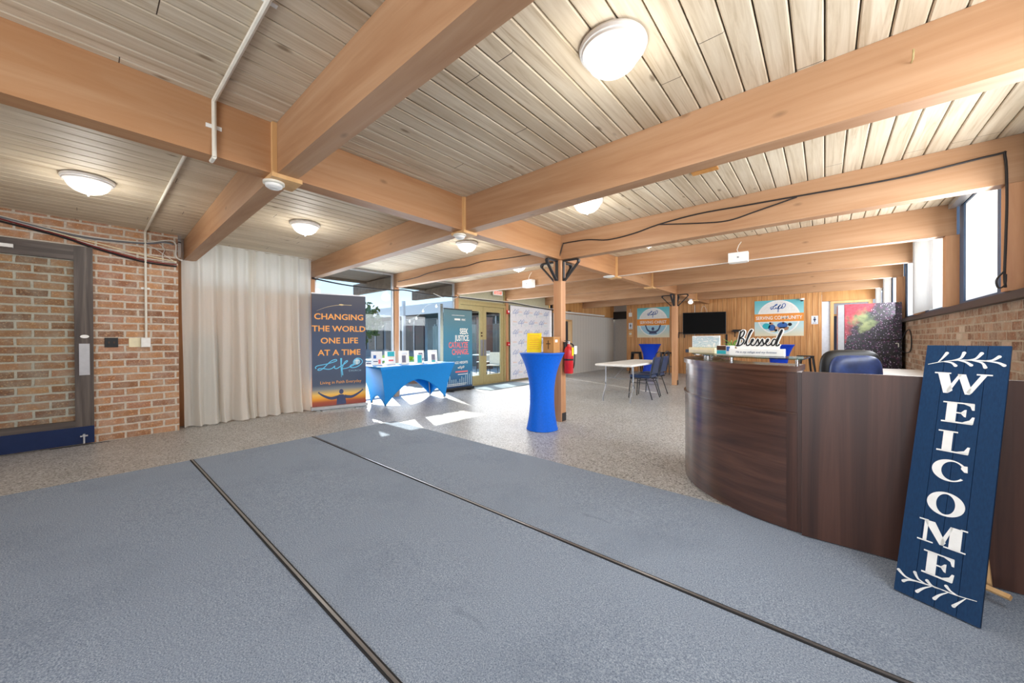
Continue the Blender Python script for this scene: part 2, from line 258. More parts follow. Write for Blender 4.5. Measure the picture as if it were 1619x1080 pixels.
# ------------------------------------------------------------------ mesh builder
class MB:
    def __init__(s): s.b = bmesh.new()
    def _add(s, vs, fs):
        v = [s.b.verts.new(p) for p in vs]
        for f in fs:
            try: s.b.faces.new([v[i] for i in f])
            except ValueError: pass
        return s
    def box(s, x0, x1, y0, y1, z0, z1):
        P = [(x, y, z) for x in (x0, x1) for y in (y0, y1) for z in (z0, z1)]
        return s._add(P, [(0, 1, 3, 2), (4, 6, 7, 5), (0, 4, 5, 1), (2, 3, 7, 6), (0, 2, 6, 4), (1, 5, 7, 3)])
    def rbox(s, x0, x1, y0, y1, z0, z1, r=.01, seg=3):
        t = bmesh.new(); bmesh.ops.create_cube(t, size=1)
        for v in t.verts: v.co = Vector(((x0+x1)/2+v.co.x*(x1-x0), (y0+y1)/2+v.co.y*(y1-y0), (z0+z1)/2+v.co.z*(z1-z0)))
        bmesh.ops.bevel(t, geom=t.edges[:], offset=r, segments=seg, profile=.5, affect='EDGES')
        return s.merge(t)
    def merge(s, t, mat=None):
        if mat is not None: bmesh.ops.transform(t, matrix=mat, verts=t.verts[:])
        me = bpy.data.meshes.new('t'); t.to_mesh(me); t.free(); s.b.from_mesh(me); bpy.data.meshes.remove(me); return s
    def xform(s, mat): bmesh.ops.transform(s.b, matrix=mat, verts=s.b.verts[:]); return s
    def tube(s, pts, r, n=8, closed=False, caps=True):
        pts = [Vector(p) for p in pts]; L = len(pts); rs = r if isinstance(r, (list, tuple)) else [r]*L
        rings = []; prev = None
        for i, p in enumerate(pts):
            a = pts[i-1] if (i > 0 or closed) else p; b = pts[(i+1) % L] if (i < L-1 or closed) else p
            t = (b-a).normalized()
            if prev is None:
                u = t.cross(Vector((0, 0, 1))) if abs(t.z) < .95 else t.cross(Vector((1, 0, 0)))
            else: u = prev - t*prev.dot(t)
            u.normalize(); prev = u; w = t.cross(u)
            rings.append([s.b.verts.new(p+(u*math.cos(2*PI*k/n)+w*math.sin(2*PI*k/n))*rs[i]) for k in range(n)])
        for i in range(L if closed else L-1):
            A, B = rings[i], rings[(i+1) % L]
            for k in range(n): s.b.faces.new((A[k], A[(k+1) % n], B[(k+1) % n], B[k]))
        if caps and not closed: s.b.faces.new(rings[0][::-1]); s.b.faces.new(rings[-1])
        return s
    def lathe(s, prof, n=32, c=(0, 0, 0)):
        c = Vector(c); rings = []
        for r, z in prof:
            if r < 1e-5: rings.append([s.b.verts.new(c+Vector((0, 0, z)))])
            else: rings.append([s.b.verts.new(c+Vector((r*math.cos(2*PI*k/n), r*math.sin(2*PI*k/n), z))) for k in range(n)])
        for A, B in zip(rings, rings[1:]):
            for k in range(n):
                if len(A) == 1 and len(B) == 1: continue
                if len(A) == 1: s.b.faces.new((A[0], B[(k+1) % n], B[k]))
                elif len(B) == 1: s.b.faces.new((A[k], A[(k+1) % n], B[0]))
                else: s.b.faces.new((A[k], A[(k+1) % n], B[(k+1) % n], B[k]))
        for R in (rings[0], rings[-1]):
            if len(R) > 1:
                try: s.b.faces.new(R)
                except ValueError: pass
        return s
    def prism(s, poly, fr, depth, d0=0.0):
        # poly: 2D outline in the frame fr = (origin, u, v); solid from d0 to d0+depth along u x v
        o, u, v = (Vector(q) for q in fr); w = u.cross(v).normalized(); n = len(poly)
        A = [s.b.verts.new(o+u*x+v*y+w*d0) for x, y in poly]; B = [s.b.verts.new(o+u*x+v*y+w*(d0+depth)) for x, y in poly]
        s.b.faces.new(A[::-1]); s.b.faces.new(B)
        for i in range(n): s.b.faces.new((A[i], A[(i+1) % n], B[(i+1) % n], B[i]))
        return s
    def stroke(s, pts, wd, fr, depth=.002, d0=0.0, smooth=True, sub=4):
        o, u, v = (Vector(q) for q in fr); w = u.cross(v).normalized()
        P = cat(pts, sub) if smooth and len(pts) > 2 else [Vector((*p, 0)) for p in pts]
        ws = wd if isinstance(wd, (list, tuple)) else None; L = len(P); rows = []
        for i, p in enumerate(P):
            t = (P[min(i+1, L-1)]-P[max(i-1, 0)]); t = t.normalized() if t.length > 0 else Vector((1, 0, 0)); nn = Vector((-t.y, t.x, 0))
            h = (wd if ws is None else ws[0]+(ws[1]-ws[0])*i/(L-1))*.5
            a, b = p+nn*h, p-nn*h
            rows.append([s.b.verts.new(o+u*q.x+v*q.y+w*dd) for q, dd in ((a, d0), (b, d0), (b, d0+depth), (a, d0+depth))])
        for A, B in zip(rows, rows[1:]):
            for k in range(4): s.b.faces.new((A[k], A[(k+1) % 4], B[(k+1) % 4], B[k]))
        s.b.faces.new(rows[0][::-1]); s.b.faces.new(rows[-1]); return s
    def text(s, body, size, fr, align='CENTER', bold=0.0, depth=.001, d0=0.0, sx=1.0, shear=0.0, space=1.0):
        cu = bpy.data.curves.new('t', 'FONT'); cu.body = body; cu.size = size; cu.align_x = align; cu.offset = bold*size
        cu.extrude = depth/2; cu.shear = shear; cu.space_character = space; cu.resolution_u = 3
        ob = bpy.data.objects.new('t', cu); COL.objects.link(ob); dg = bpy.context.evaluated_depsgraph_get()
        me = bpy.data.meshes.new_from_object(ob.evaluated_get(dg)); bpy.data.objects.remove(ob); bpy.data.curves.remove(cu)
        o, u, v = (Vector(q) for q in fr); w = u.cross(v).normalized()
        for q in me.vertices: q.co = o+u*(q.co.x*sx)+v*q.co.y+w*(q.co.z+depth/2+d0)
        s.b.from_mesh(me); bpy.data.meshes.remove(me); return s
    def grid(s, f, nu, nv, closed_u=False):
        V = [[s.b.verts.new(f(i/nu, j/nv)) for j in range(nv+1)] for i in range(nu if closed_u else nu+1)]
        for i in range(nu):
            A, B = V[i], V[(i+1) % len(V)]
            for j in range(nv): s.b.faces.new((A[j], B[j], B[j+1], A[j+1]))
        return s
def cat(pts, sub=4):
    P = [Vector((p[0], p[1], p[2] if len(p) > 2 else 0)) for p in pts]; out = []
    for i in range(len(P)-1):
        p0, p1, p2, p3 = P[max(i-1, 0)], P[i], P[i+1], P[min(i+2, len(P)-1)]
        for k in range(sub):
            t = k/sub
            out.append(.5*((2*p1)+(p2-p0)*t+(2*p0-5*p1+4*p2-p3)*t*t+(3*p1-p0-3*p2+p3)*t**3))
    out.append(P[-1]); return out
ROOT = {}
def obj(name, mb, mat, parent=None, local=False, smooth=False, kind=None, solid=0):
    b = mb.b
    if smooth is not None: bmesh.ops.recalc_face_normals(b, faces=b.faces[:])
    me = bpy.data.meshes.new(name); 
    shift = Vector((0, 0, 0))
    if parent is not None and not local: bmesh.ops.transform(b, matrix=ROOT[parent.name].inverted(), verts=b.verts[:])
    b.to_mesh(me); b.free(); me.materials.append(M[mat])
    if smooth:
        for p in me.polygons: p.use_smooth = True
        me.set_sharp_from_angle(angle=math.radians(40))
    o = bpy.data.objects.new(name, me); COL.objects.link(o)
    if parent is not None:
        o.parent = parent; ROOT[o.name] = ROOT[parent.name]
    elif kind is None and not local:
        xs = [v.co for v in me.vertices]
        c = Vector(((min(v.x for v in xs)+max(v.x for v in xs))/2, (min(v.y for v in xs)+max(v.y for v in xs))/2, min(v.z for v in xs)))
        for v in me.vertices: v.co -= c
        o.location = c; ROOT[o.name] = Matrix.Translation(c)
    else: ROOT[o.name] = Matrix.Identity(4)
    if kind: o['kind'] = kind
    if solid:
        m = o.modifiers.new('thickness', 'SOLIDIFY'); m.thickness = solid; m.offset = 0
    return o
def tag(o, label, cat_, group=None):
    o['label'] = label; o['category'] = cat_
    if group: o['group'] = group
    return o
def thing(name, label, cat_, loc=(0, 0, 0), rz=0, group=None):
    o = bpy.data.objects.new(name, None); COL.objects.link(o); o.empty_display_size = .1
    o.location = loc; o.rotation_euler = (0, 0, rz); ROOT[o.name] = Matrix.Translation(loc) @ Matrix.Rotation(rz, 4, 'Z')
    return tag(o, label, cat_, group)
def struct(name, mb, mat, parent=None, smooth=False):
    return obj(name, mb, mat, parent, kind='structure', smooth=smooth) if parent is None else obj(name, mb, mat, parent, smooth=smooth)
def copytree(o, parent=None):
    c = o.copy(); COL.objects.link(c); c.parent = parent
    for ch in o.children: copytree(ch, c)
    return c
def place(proto, used, loc, rz, label, scale=1.0):
    o = proto if not used else copytree(proto)
    o.location = loc; o.rotation_euler = (0, 0, rz); o.scale = (scale,)*3; o['label'] = label
    return o
X, Y, Z = (1, 0, 0), (0, 1, 0), (0, 0, 1)
#PARTS
# ------------------------------------------------------------------ room shell
ZB, ZC, XG0, XG1 = 2.39, 2.745, -3.08, -2.94
def zc(x): return ZC if x > XG0 else ZC-.0264*(XG0-x)
BY = [.89, 2.66, 4.56, 6.43, 8.28, 10.1, 12.0]          # beam faces, right of the girder
BL = [.93, 2.69, 4.36, 6.06, 7.94, 9.95, 11.9]          # where the left halves meet the window wall
XW, XR, YB, YF = -7.05, 1.14, 13.7, -3.3
struct('floor', MB().box(-9.2, 1.6, YF, 18, -.12, 0), 'terrazzo')
# ceiling boards running away from the camera, dark backing above the joints
m = MB(); bw = .1255
i = math.floor(XW/bw)
while i*bw < XR+.2:
    x0, x1 = max(i*bw+.0035, XW), i*bw+bw-.0035
    for xa, xb in ((x0, x1),):
        za, zb_ = zc(xa), zc(xb); c = .006
        P = [(xa, za+c), (xa+c, za), (xb-c, zb_), (xb, zb_+c), (xb, zb_+.03), (xa, za+.03)]
        m.prism([(p[0], p[1]) for p in P], ((0, 17.0, 0), X, Z), 20.3)
    i += 1
struct('ceiling', m, 'ceiling_boards')
m = MB().box(XG0, 1.9, YF, 17, ZC+.031, ZC+.2)
m.prism([(XG0, ZC+.031), (XG0, ZC+.2), (-7.12, zc(-7.12)+.2), (-7.12, zc(-7.12)+.031)], ((0, 17, 0), X, Z), 20.3)
struct('roof', m, 'eave_wood')
m = MB()
m.prism([(XW-.06, zc(XW)), (-8.25, zc(-8.25)), (-8.25, zc(-8.25)+.2), (XW-.06, zc(XW)+.2)], ((0, 10.2, 0), X, Z), 13.5)
m.box(-8.33, -8.251, YF, 10.2, zc(-8.3)-.05, zc(-8.3)+.25)
struct('trim_1', m, 'eave_wood')

# girder, beams, hangers
tag(obj('girder', MB().box(XG0, XG1, YF, YB, ZB, ZC-.001), 'beam_y'), 'long timber girder running the length of the room under the boarded ceiling', 'beam')
ORD = ['first', 'second', 'third', 'fourth', 'fifth', 'sixth', 'seventh']
for k in range(7):
    y0 = BY[k]
    m = MB().box(XG1+.001, XR-.002, y0, y0+.13, ZB, ZC-.001)
    tag(obj('ceiling_beam', m, 'beam_x'), ORD[k]+' timber beam on the right side of the long girder, counted from the camera', 'beam', 'ceiling beams right of the girder')
    yl = BL[k]; xe = XW-.06
    f = (xe-XG0)/(XW-XG0); ye = y0+(yl-y0)*f; zb = ZB-.035*f
    m = MB(); q = [(XG0-.001, y0, ZB), (XG0-.001, y0+.13, ZB), (XG0-.001, y0+.13, zc(XG0)-.002), (XG0-.001, y0, zc(XG0)-.002), (xe, ye, zb), (xe, ye+.13, zb), (xe, ye+.13, zc(xe)-.002), (xe, ye, zc(xe)-.002)]
    m._add(q, [(0, 1, 2, 3), (4, 5, 6, 7), (0, 1, 5, 4), (1, 2, 6, 5), (2, 3, 7, 6), (3, 0, 4, 7)])
    tag(obj('ceiling_beam', m, 'beam_x'), ORD[k]+' timber beam on the left side of the long girder, counted from the camera', 'beam', 'ceiling beams left of the girder')
for k in (1, 2, 3, 4):
    tag(obj('eave_beam', MB().box(-8.9, XW-.062, BL[k], BL[k]+.13, 2.345, zc(-8.9)-.002), 'eave_wood'), ORD[k]+' beam end carrying the eave outside the left windows, counted from the camera', 'beam', 'beam ends under the eave')
for k, lab in ((0, 'where the first pair of beams meets the girder'), (1, 'where the second pair of beams meets the girder'), (3, 'where the fourth pair of beams meets the girder'), (4, 'where the fifth pair of beams meets the girder'), (6, 'over the television end of the girder')):
    t = thing('beam_hanger', 'pale wooden cleat and plate '+lab, 'beam hanger', ((XG0+XG1)/2, BY[k]+.065, ZB-.03), 0, 'cleats under the girder joints')
    obj('cleat', MB().box(XG1, XG1+.03, BY[k]-.03, BY[k]-.001, ZB-.005, ZC-.005), 'trim_wood', t)
    obj('plate', MB().box(XG0-.03, XG1+.035, BY[k]-.035, BY[k]+.16, ZB-.03, ZB-.001), 'trim_wood', t)

# posts with steel brackets
def post(yc, label):
    x0, x1, y0, y1 = -3.075, -2.945, yc, yc+.13
    t = thing('timber_post', label, 'post', ((x0+x1)/2, yc+.065, 0), 0, 'timber posts under the girder')
    obj('shaft', MB().rbox(x0, x1, y0, y1, 0, ZB-.002, .005, 2), 'post_z', t)
    obj('base_plate', MB().box(x1, x1+.006, y0+.02, y1-.005, .01, .13), 'dark_iron', t)
    cx, cy = (x0+x1)/2, (y0+y1)/2
    for dx, dy in ((1, 0), (-1, 0), (0, 1), (0, -1)):
        m = MB(); d = Vector((dx, dy, 0)); w = d.cross(Vector(Z)); o = Vector((cx, cy, 0))+d*.067-w*.0225; top = ZB-.006
        out = [(0, top), (.25, top), (.275, top-.02), (.27, top-.05), (.03, top-.30), (0, top-.30)]
        cc = (.085, top-.10); inn = [((p-cc[0])*.84+cc[0], (q-cc[1])*.84+cc[1]) for p, q in out]
        for i in range(6): m.prism([out[i], out[(i+1) % 6], inn[(i+1) % 6], inn[i]], (o, d, Z), .045)
        obj('bracket', m, 'dark_iron', t)
    return t
post(4.56, 'near timber post standing behind the bright blue cocktail table')
post(10.1, 'far timber post standing beside the curved desk and the padded chairs')

# right wall: brick below a strip of high windows
struct('wall_right', MB().box(XR, XR+.25, YF, 16, 0, 1.51), 'brick_right')
struct('trim_2', MB().box(XR-.06, XR+.25, YF, 16, 1.511, 1.575), 'brown_sill')
RB = [-1.0]+BY+[YB]
wn = 0
for k in range(1, 8):
    y0, y1 = RB[k]+.131, RB[k+1]-.001
    # post continuing each beam down to the sill
    t = obj('wall_post', MB().box(XR-.085, XR+.09, RB[k], RB[k]+.13, 1.576, ZB-.002 if True else 0), 'post_z', kind='structure')
    t.name = 'trim_%d' % (k+2)
    wn += 1
    fr = MB(); xg0, xg1 = XR+.02, XR+.06
    for a, b in ((y0, y0+.05), (y1-.16, y1-.001)): fr.box(xg0, xg1, a, b, 1.577, ZC-.002)
    fr.box(xg0, xg1, y0+.05, y1-.16, 1.577, 1.62); fr.box(xg0, xg1, y0+.05, y1-.16, ZC-.06, ZC-.002)
    ym = y0+(y1-y0)*.3; fr.box(xg0, xg1, ym-.03, ym+.03, 1.62, ZC-.06)
    w = struct('window_%d' % wn, fr, 'blue_frame')
    obj('pane', MB().box(xg0+.015, xg0+.022, y0+.05, y1-.16, 1.62, ZC-.06), 'frosted', w)
    RW = globals().setdefault('RW', []); RW.append(w)
# sheer shades
for y0, y1, wi in ((6.95, 8.26, 3), (10.75, 11.96, 5), (12.5, 13.6, 6)):
    m = MB().grid(lambda u, v: (1.03+.012*math.sin(u*(y1-y0)*55), y0+(y1-y0)*u, 1.585+v*(ZB+.28-1.585 if y0 < 8 else ZC-.02-1.585)), 90, 1)
    obj('shade', m, 'sheer', RW[wi], smooth=True)
tag(obj('shade_track', MB().box(XR-.07, XR-.02, 4.72, 6.4, ZC-.06, ZC-.015).box(XR-.015, XR+.015, 4.72, 6.4, ZC-.05, ZC-.015), 'aluminium'), 'bare metal shade track above the nearest high window', 'track')

struct('wall_front_light_block', MB().box(-7.3, -1.5, YF-.15, YF-.001, 0, 2.6), 'panel_gold')  # unseen wall added to block sky light from the open end behind the camera
struct('wall_right_upper', MB().box(XR, XR+.25, YF, .889, 1.576, 2.74), 'brick_right')
# left wall: brick pier, then glass
struct('wall_left', MB().box(-7.3, -6.69, YF, .845, 0, zc(-6.7)+.02), 'brick_left')
m = MB().box(-7.1, -6.98, .85, .97, 0, 2.35)
struct('trim_11', m, 'post_z')
m = MB().box(-7.08, -7.02, .975, 2.62, 0, 1.9)
struct('wall_boarding', m, 'plywood')
m = MB().box(-7.08, -6.96, .975, 2.62, 1.905, 2.0)
struct('trim_12', m, 'trim_wood')
tag(obj('black_panel', MB().rbox(-6.96, -6.93, .99, 1.35, 0.02, 1.28, .01), 'black'), 'black panel standing behind the left edge of the curtain', 'panel')
MU = [2.62, 4.33, 6.03, 7.93]
for k, y in enumerate(MU):
    m = MB().box(XW-.06, XW+.06, y, y+.1, 0, 2.345)
    struct('trim_%d' % (13+k), m, 'post_z')
def bay(n, y0, y1, z0, z1, mat='aluminium', t=.035, pane='glass'):
    fr = MB(); x0, x1 = XW-.02, XW+.03
    fr.box(x0, x1, y0, y0+t, z0, z1).box(x0, x1, y1-t, y1, z0, z1).box(x0, x1, y0+t, y1-t, z0, z0+t).box(x0, x1, y0+t, y1-t, z1-t, z1)
    w = struct('window_%d' % n, fr, mat)
    obj('pane', MB().box(XW, XW+.006, y0+t, y1-t, z0+t, z1-t), pane, w)
bay(8, .975, 2.615, 2.005, zc(XW)-.005)
bay(9, 2.725, 4.325, .001, zc(XW)-.005)
bay(10, 4.435, 6.025, .001, zc(XW)-.005)
bay(11, 6.135, 7.925, 2.2, zc(XW)-.005, 'gold_frame', .05, 'transom_green')
bay(12, 8.035, 10.2, .001, zc(XW)-.005, 'gold_frame', .05, 'transom_green')
# double glass door
dz = 2.115
fr = MB().box(XW-.05, XW+.05, 6.135, 6.2, 0, 2.195).box(XW-.05, XW+.05, 7.86, 7.925, 0, 2.195).box(XW-.05, XW+.05, 6.2, 7.86, dz+.005, 2.195).box(XW-.05, XW+.05, 6.2, 7.86, 0, .02)
d = struct('door_2', fr, 'gold_frame')
for a, b, hs in ((6.205, 7.027, 1), (7.033, 7.855, -1)):
    st = MB(); x0, x1 = XW-.02, XW+.025
    st.box(x0, x1, a, a+.12, .025, dz).box(x0, x1, b-.12, b, .025, dz).box(x0, x1, a+.12, b-.12, dz-.14, dz).box(x0, x1, a+.12, b-.12, .025, .26)
    lf = obj('door_leaf', st, 'gold_frame', d)
    obj('pane', MB().box(XW, XW+.006, a+.12, b-.12, .26, dz-.14), 'glass', lf)
    yh = b-.06 if hs > 0 else a+.06
    obj('pull_plate', MB().rbox(XW+.026, XW+.04, yh-.045, yh+.045, .78, 1.22, .004, 2), 'steel_grey', lf)
    if hs > 0: obj('lock_cylinder', MB().tube([(XW+.026, yh, 1.32), (XW+.045, yh, 1.32)], .02, 12).tube([(XW+.026, yh, 1.4), (XW+.04, yh, 1.4)], .024, 12), 'brown_dark', lf)
tag(obj('door_mat', MB().rbox(-6.98, -6.05, 6.3, 8.0, .001, .012, .004, 2), 'mat_grey'), 'grey floor mat lying inside the double glass door', 'mat')
# partition at the far left
m = MB().box(-6.9, -6.78, 10.21, 10.64, 0, 2.1).box(-6.9, -6.78, 11.2, 14.55, 0, 2.1).box(-6.9, -6.78, 10.64, 11.2, 1.9, 2.1)
struct('wall_partition', m, 'partition')
struct('wall_upper', MB().box(-6.92, -6.76, 10.21, 14.55, 2.11, 2.62), 'panel_gold')
struct('wall_closet', MB().box(-7.9, -7.8, 10.9, 13.2, 0, 2.4), 'dark_recess')
d = struct('door_3', MB().box(-6.91, -6.765, 10.63, 10.69, 0, 1.9).box(-6.91, -6.765, 11.15, 11.205, 0, 1.9).box(-6.91, -6.765, 10.69, 11.15, 1.85, 1.9), 'trim_wood')
tag(obj('partition_pipe', MB().tube([(-6.74, 10.3, 2.15), (-6.74, 13.6, 2.15)], .03, 10), 'white'), 'white pipe running along the top of the pale partition', 'pipe')
# recess left of the panelled wall
struct('wall_recess', MB().box(-6.9, -5.7, 14.6, 14.7, 0, 2.74), 'grey_panel')
struct('trim_17', MB().box(-6.77, -5.86, 14.5, 14.59, 2.05, 2.36), 'black')
# panelled back wall
struct('wall_back', MB().box(-5.84, -.06, YB, YB+.12, 0, ZC), 'panelling')
struct('wall_lintel', MB().box(-.055, XR, YB, YB+.12, 2.27, ZC), 'panel_gold')
d = struct('door_4', MB().box(-.055, .12, YB+.02, YB+.07, 0, 2.265), 'hall_white')
struct('trim_18', MB().box(.125, .2, YB-.02, YB+.12, 0, 2.265).box(.9, .98, YB-.02, YB+.12, 0, 2.265).box(.2, .9, YB-.02, YB+.12, 2.2, 2.265), 'trim_wood')
# corridor beyond the doorway
struct('wall_corridor', MB().box(-.6, 2.0, 17.2, 17.3, 0, 2.74), 'hall_white')
d = struct('door_5', MB().box(.1, .62, 17.12, 17.19, 0, 2.0), 'door_blue')
struct('trim_19', MB().box(.06, .1, 17.1, 17.19, 0, 2.1).box(.62, .66, 17.1, 17.19, 0, 2.1).box(.1, .62, 17.1, 17.19, 2.0, 2.06), 'trim_wood')
# ------------------------------------------------------------------ open glass door standing in front of the brick
d = struct('door_1', MB().box(-6.685, -6.64, -1.1, .08, 2.166, 2.334).box(-6.685, -6.64, -1.1, .08, .2, .289), 'door_wood_y')
obj('stile', MB().box(-6.686, -6.639, -.066, .081, .2, 2.335).box(-6.686, -6.639, -1.12, -.99, .2, 2.335), 'door_wood', d)
obj('kick_plate', MB().box(-6.688, -6.636, -1.1, .081, .015, .215), 'kick_blue', d)
obj('pane', MB().box(-6.664, -6.658, -.99, -.066, .289, 2.166), 'glass', d)
obj('push_plate', MB().box(-6.639, -6.635, -.032, .05, .82, 1.19), 'aluminium', d)
obj('closer_bar', MB().box(-6.639, -6.6, -1.0, -.48, 2.225, 2.262), 'white', d)
obj('sticker', MB().prism([(.035*math.cos(a*PI/12), .02*math.sin(a*PI/12)) for a in range(24)], ((-6.638, .012, 1.275), Y, Z), .001), 'paper', d)
obj('floor_bolt', MB().tube([(-6.61, .0, .02), (-6.61, .0, .1)], .009, 8).tube([(-6.635, .0, .12), (-6.59, .0, .12)], .012, 8).lathe([(0, 0), (.018, .004), (.018, .01), (0, .03)], 12, (-6.61, 0, .1)).box(-6.64, -6.6, -.03, .03, .1, .115), 'aluminium', d)
obj('floor_track', MB().box(-6.63, -6.615, -.25, .2, .0005, .004), 'rubber', d)

def cable(name, pts, r, mat, label, group=None):
    tag(obj(name, MB().tube(cat(pts, 5), r, 6), mat, smooth=True), label, 'cable', group)
XK = -6.672
G = 'cables strung across the brick wall'
cable('wall_cable', [(XK, -1.2, 2.62), (XK, -.564, 2.50), (XK, -.14, 2.415), (XK, .099, 2.335), (XK, .506, 2.24), (XK, .83, 2.225)], .011, 'cable_black', 'thick black cable sagging lowest across the brick above the glass door', G)
cable('wall_cable', [(XK, -1.2, 2.66), (XK, -.564, 2.525), (XK, -.14, 2.435), (XK, .099, 2.355), (XK, .506, 2.262), (XK, .83, 2.25)], .008, 'cable_red', 'dark red cable beside the thick black one on the brick wall', G)
cable('wall_cable', [(XK, -1.2, 2.66), (XK, -.56, 2.555), (XK, -.2, 2.49), (XK, .1, 2.468), (XK, .52, 2.49), (XK, .72, 2.555), (XK, .82, 2.54), (XK, .825, 2.36), (XK+.03, .88, 2.31)], .009, 'cable_white', 'white cable rising to the ceiling corner of the brick wall', G)
cable('wall_cable', [(XK, -1.2, 2.64), (XK, -.56, 2.545), (XK, -.2, 2.478), (XK, .1, 2.448), (XK, .52, 2.478), (XK, .7, 2.53), (XK, .8, 2.52)], .012, 'steel_grey', 'grey cable bundle high on the brick wall', G)
cable('wall_cable', [(XK, -1.2, 2.66), (XK, -.56, 2.54), (XK, -.2, 2.45), (XK, .1, 2.37), (XK, .3, 2.33), (XK, .52, 2.29), (XK, .83, 2.275)], .006, 'cable_white', 'thin white cable running just above the dark cables on the brick', G)
cable('wall_cable', [(XK, -1.2, 2.65), (XK, -.5, 2.53), (XK, -.1, 2.44), (XK, .15, 2.395), (XK, .5, 2.33), (XK, .83, 2.29)], .006, 'cream', 'thin cream cable slanting through the middle of the brick bundle', G)
cable('wall_cable', [(XK, .52, 2.475), (XK, .62, 2.43), (XK, .75, 2.33), (XK, .83, 2.275)], .004, 'cable_white', 'thin white wire dropping diagonally right of the conduit on brick', G)
cable('wall_cable', [(XK, .66, 2.50), (XK, .71, 2.44), (XK, .69, 2.36), (XK, .7, 2.31)], .004, 'cable_white', 'short curled white wire near the brick corner under the beam', G)
# conduit: ceiling, girder, ceiling, brick
t = thing('conduit', 'white conduit crossing the ceiling and girder then dropping down the brick to a box', 'conduit', (-6.66, .53, 1.14))
m = MB()
for a, b in (((.4, .545, ZC-.015), (XG1+.015, .545, ZC-.015)), ((XG1+.015, .545, ZC-.015), (XG1+.015, .545, ZB-.012)), ((XG1+.015, .545, ZB-.012), (XG1-.07, .545, ZB-.012)), ((XG0-.1, .545, zc(XG0)-.015), (-6.672, .53, zc(-6.67)-.016)), ((-6.672, .53, zc(-6.67)-.016), (-6.672, .53, 1.26))):
    m.tube([a, b], .0125, 8)
obj('pipe', m, 'off_white', t)
for p in ((-1.9, .545, ZC-.003), (XG1+.003, .545, 2.57), (-6.687, .53, 1.9)):
    m = MB(); ax = 'z' if p[2] > 2.7 else 'x'
    if ax == 'z': m.box(p[0]-.012, p[0]+.012, p[1]-.04, p[1]+.04, p[2]-.004, p[2]+.002)
    else: m.box(p[0]-.002, p[0]+.004, p[1]-.04, p[1]+.04, p[2]-.012, p[2]+.012)
    obj('strap', m, 'white', t)
t = thing('switch_plate', 'black two gang switch plate on the brick beside the glass door', 'switch', (-6.687, .226, 1.143))
obj('plate', MB().rbox(-6.69, -6.682, .169, .284, 1.143, 1.261, .003, 2), 'black', t)
obj('toggle', MB().box(-6.682, -6.672, .2, .212, 1.19, 1.215), 'brown_dark', t); obj('toggle', MB().box(-6.682, -6.672, .243, .255, 1.19, 1.215), 'brown_dark', t)
t = thing('switch_plate', 'cream plate and white junction box on the brick under the white conduit', 'switch', (-6.687, .45, 1.14))
obj('plate', MB().rbox(-6.69, -6.683, .375, .48, 1.142, 1.26, .003, 2), 'cream', t)
obj('junction_box', MB().rbox(-6.69, -6.645, .481, .57, 1.14, 1.262, .006, 2), 'white', t)

# ------------------------------------------------------------------ curtains
def curtain(y0, y1, seed, label, xc=-6.86):
    rnd = random.Random(seed); ph = [rnd.uniform(0, 6.28) for _ in range(6)]
    def f(u, v):
        y = y0+(y1-y0)*u; z = v*(zc(-6.8)-.012)
        amp = .03+.034*(1-v); low = max(0, .12-v)/.12
        w = math.sin(u*34+ph[0]+.5*math.sin(u*9+ph[1]))*amp*.8+math.sin(u*61+ph[2])*amp*.3+math.sin(u*13+ph[3]+v*1.3)*amp*.6
        w += .02*low*math.sin(u*21+ph[4])
        return (xc+w+.05*(1-v)**2+.045*low**2, y+.012*math.sin(v*5+u*17+ph[5])*(1-v), .004+z+(.012*abs(math.sin(u*17+ph[4])) if v == 0 else 0))
    tag(obj('curtain', MB().grid(f, 150, 26), 'curtain', smooth=True), label, 'curtain', 'floor length ivory curtains')
curtain(.90, 1.80, 3, 'left half of the ivory floor length curtain, beside the brick pier')
curtain(1.70, 2.635, 8, 'right half of the ivory floor length curtain, beside the dark banner', -6.9)
tag(obj('curtain_rod', MB().tube([(-6.86, .9, zc(-6.8)-.004), (-6.86, 2.62, zc(-6.8)-.004)], .006, 6), 'white'), 'white rod carrying the ivory curtain at the ceiling', 'rod')

# ------------------------------------------------------------------ cables along the window wall and beams
cable('window_cable', [(-6.96, 2.66, 2.33), (-6.95, 3.2, 2.275), (-6.95, 3.8, 2.262), (-6.95, 4.3, 2.278), (-6.95, 4.55, 2.305), (-6.95, 5.1, 2.268), (-6.95, 5.62, 2.262), (-6.95, 6.06, 2.28)], .014, 'cable_black', 'black cable bundle sagging across the two tall windows')
cable('window_cable', [(-6.93, 6.08, 2.285), (-6.93, 6.9, 2.275), (-6.93, 7.84, 2.285), (-6.93, 8.3, 2.28), (-6.93, 9.45, 2.226), (-6.9, 10.2, 2.2), (-6.74, 11.06, 2.2)], .016, 'cable_black', 'dark cable bundle above the double door and the white backdrop')
cable('window_cable', [(-6.91, 6.1, 2.3), (-6.91, 6.9, 2.3), (-6.91, 7.84, 2.305), (-6.91, 8.3, 2.31), (-6.91, 9.45, 2.25), (-6.85, 11.0, 2.22)], .01, 'cable_white', 'white cable running above the dark bundle over the double door')
cable('window_cable', [(-6.92, 5.3, 2.3), (-6.91, 5.6, 2.22), (-6.91, 5.85, 2.21), (-6.92, 6.05, 2.29)], .006, 'cable_white', 'white loop of cable hanging over the second tall window')
yb = BY[2]-.012
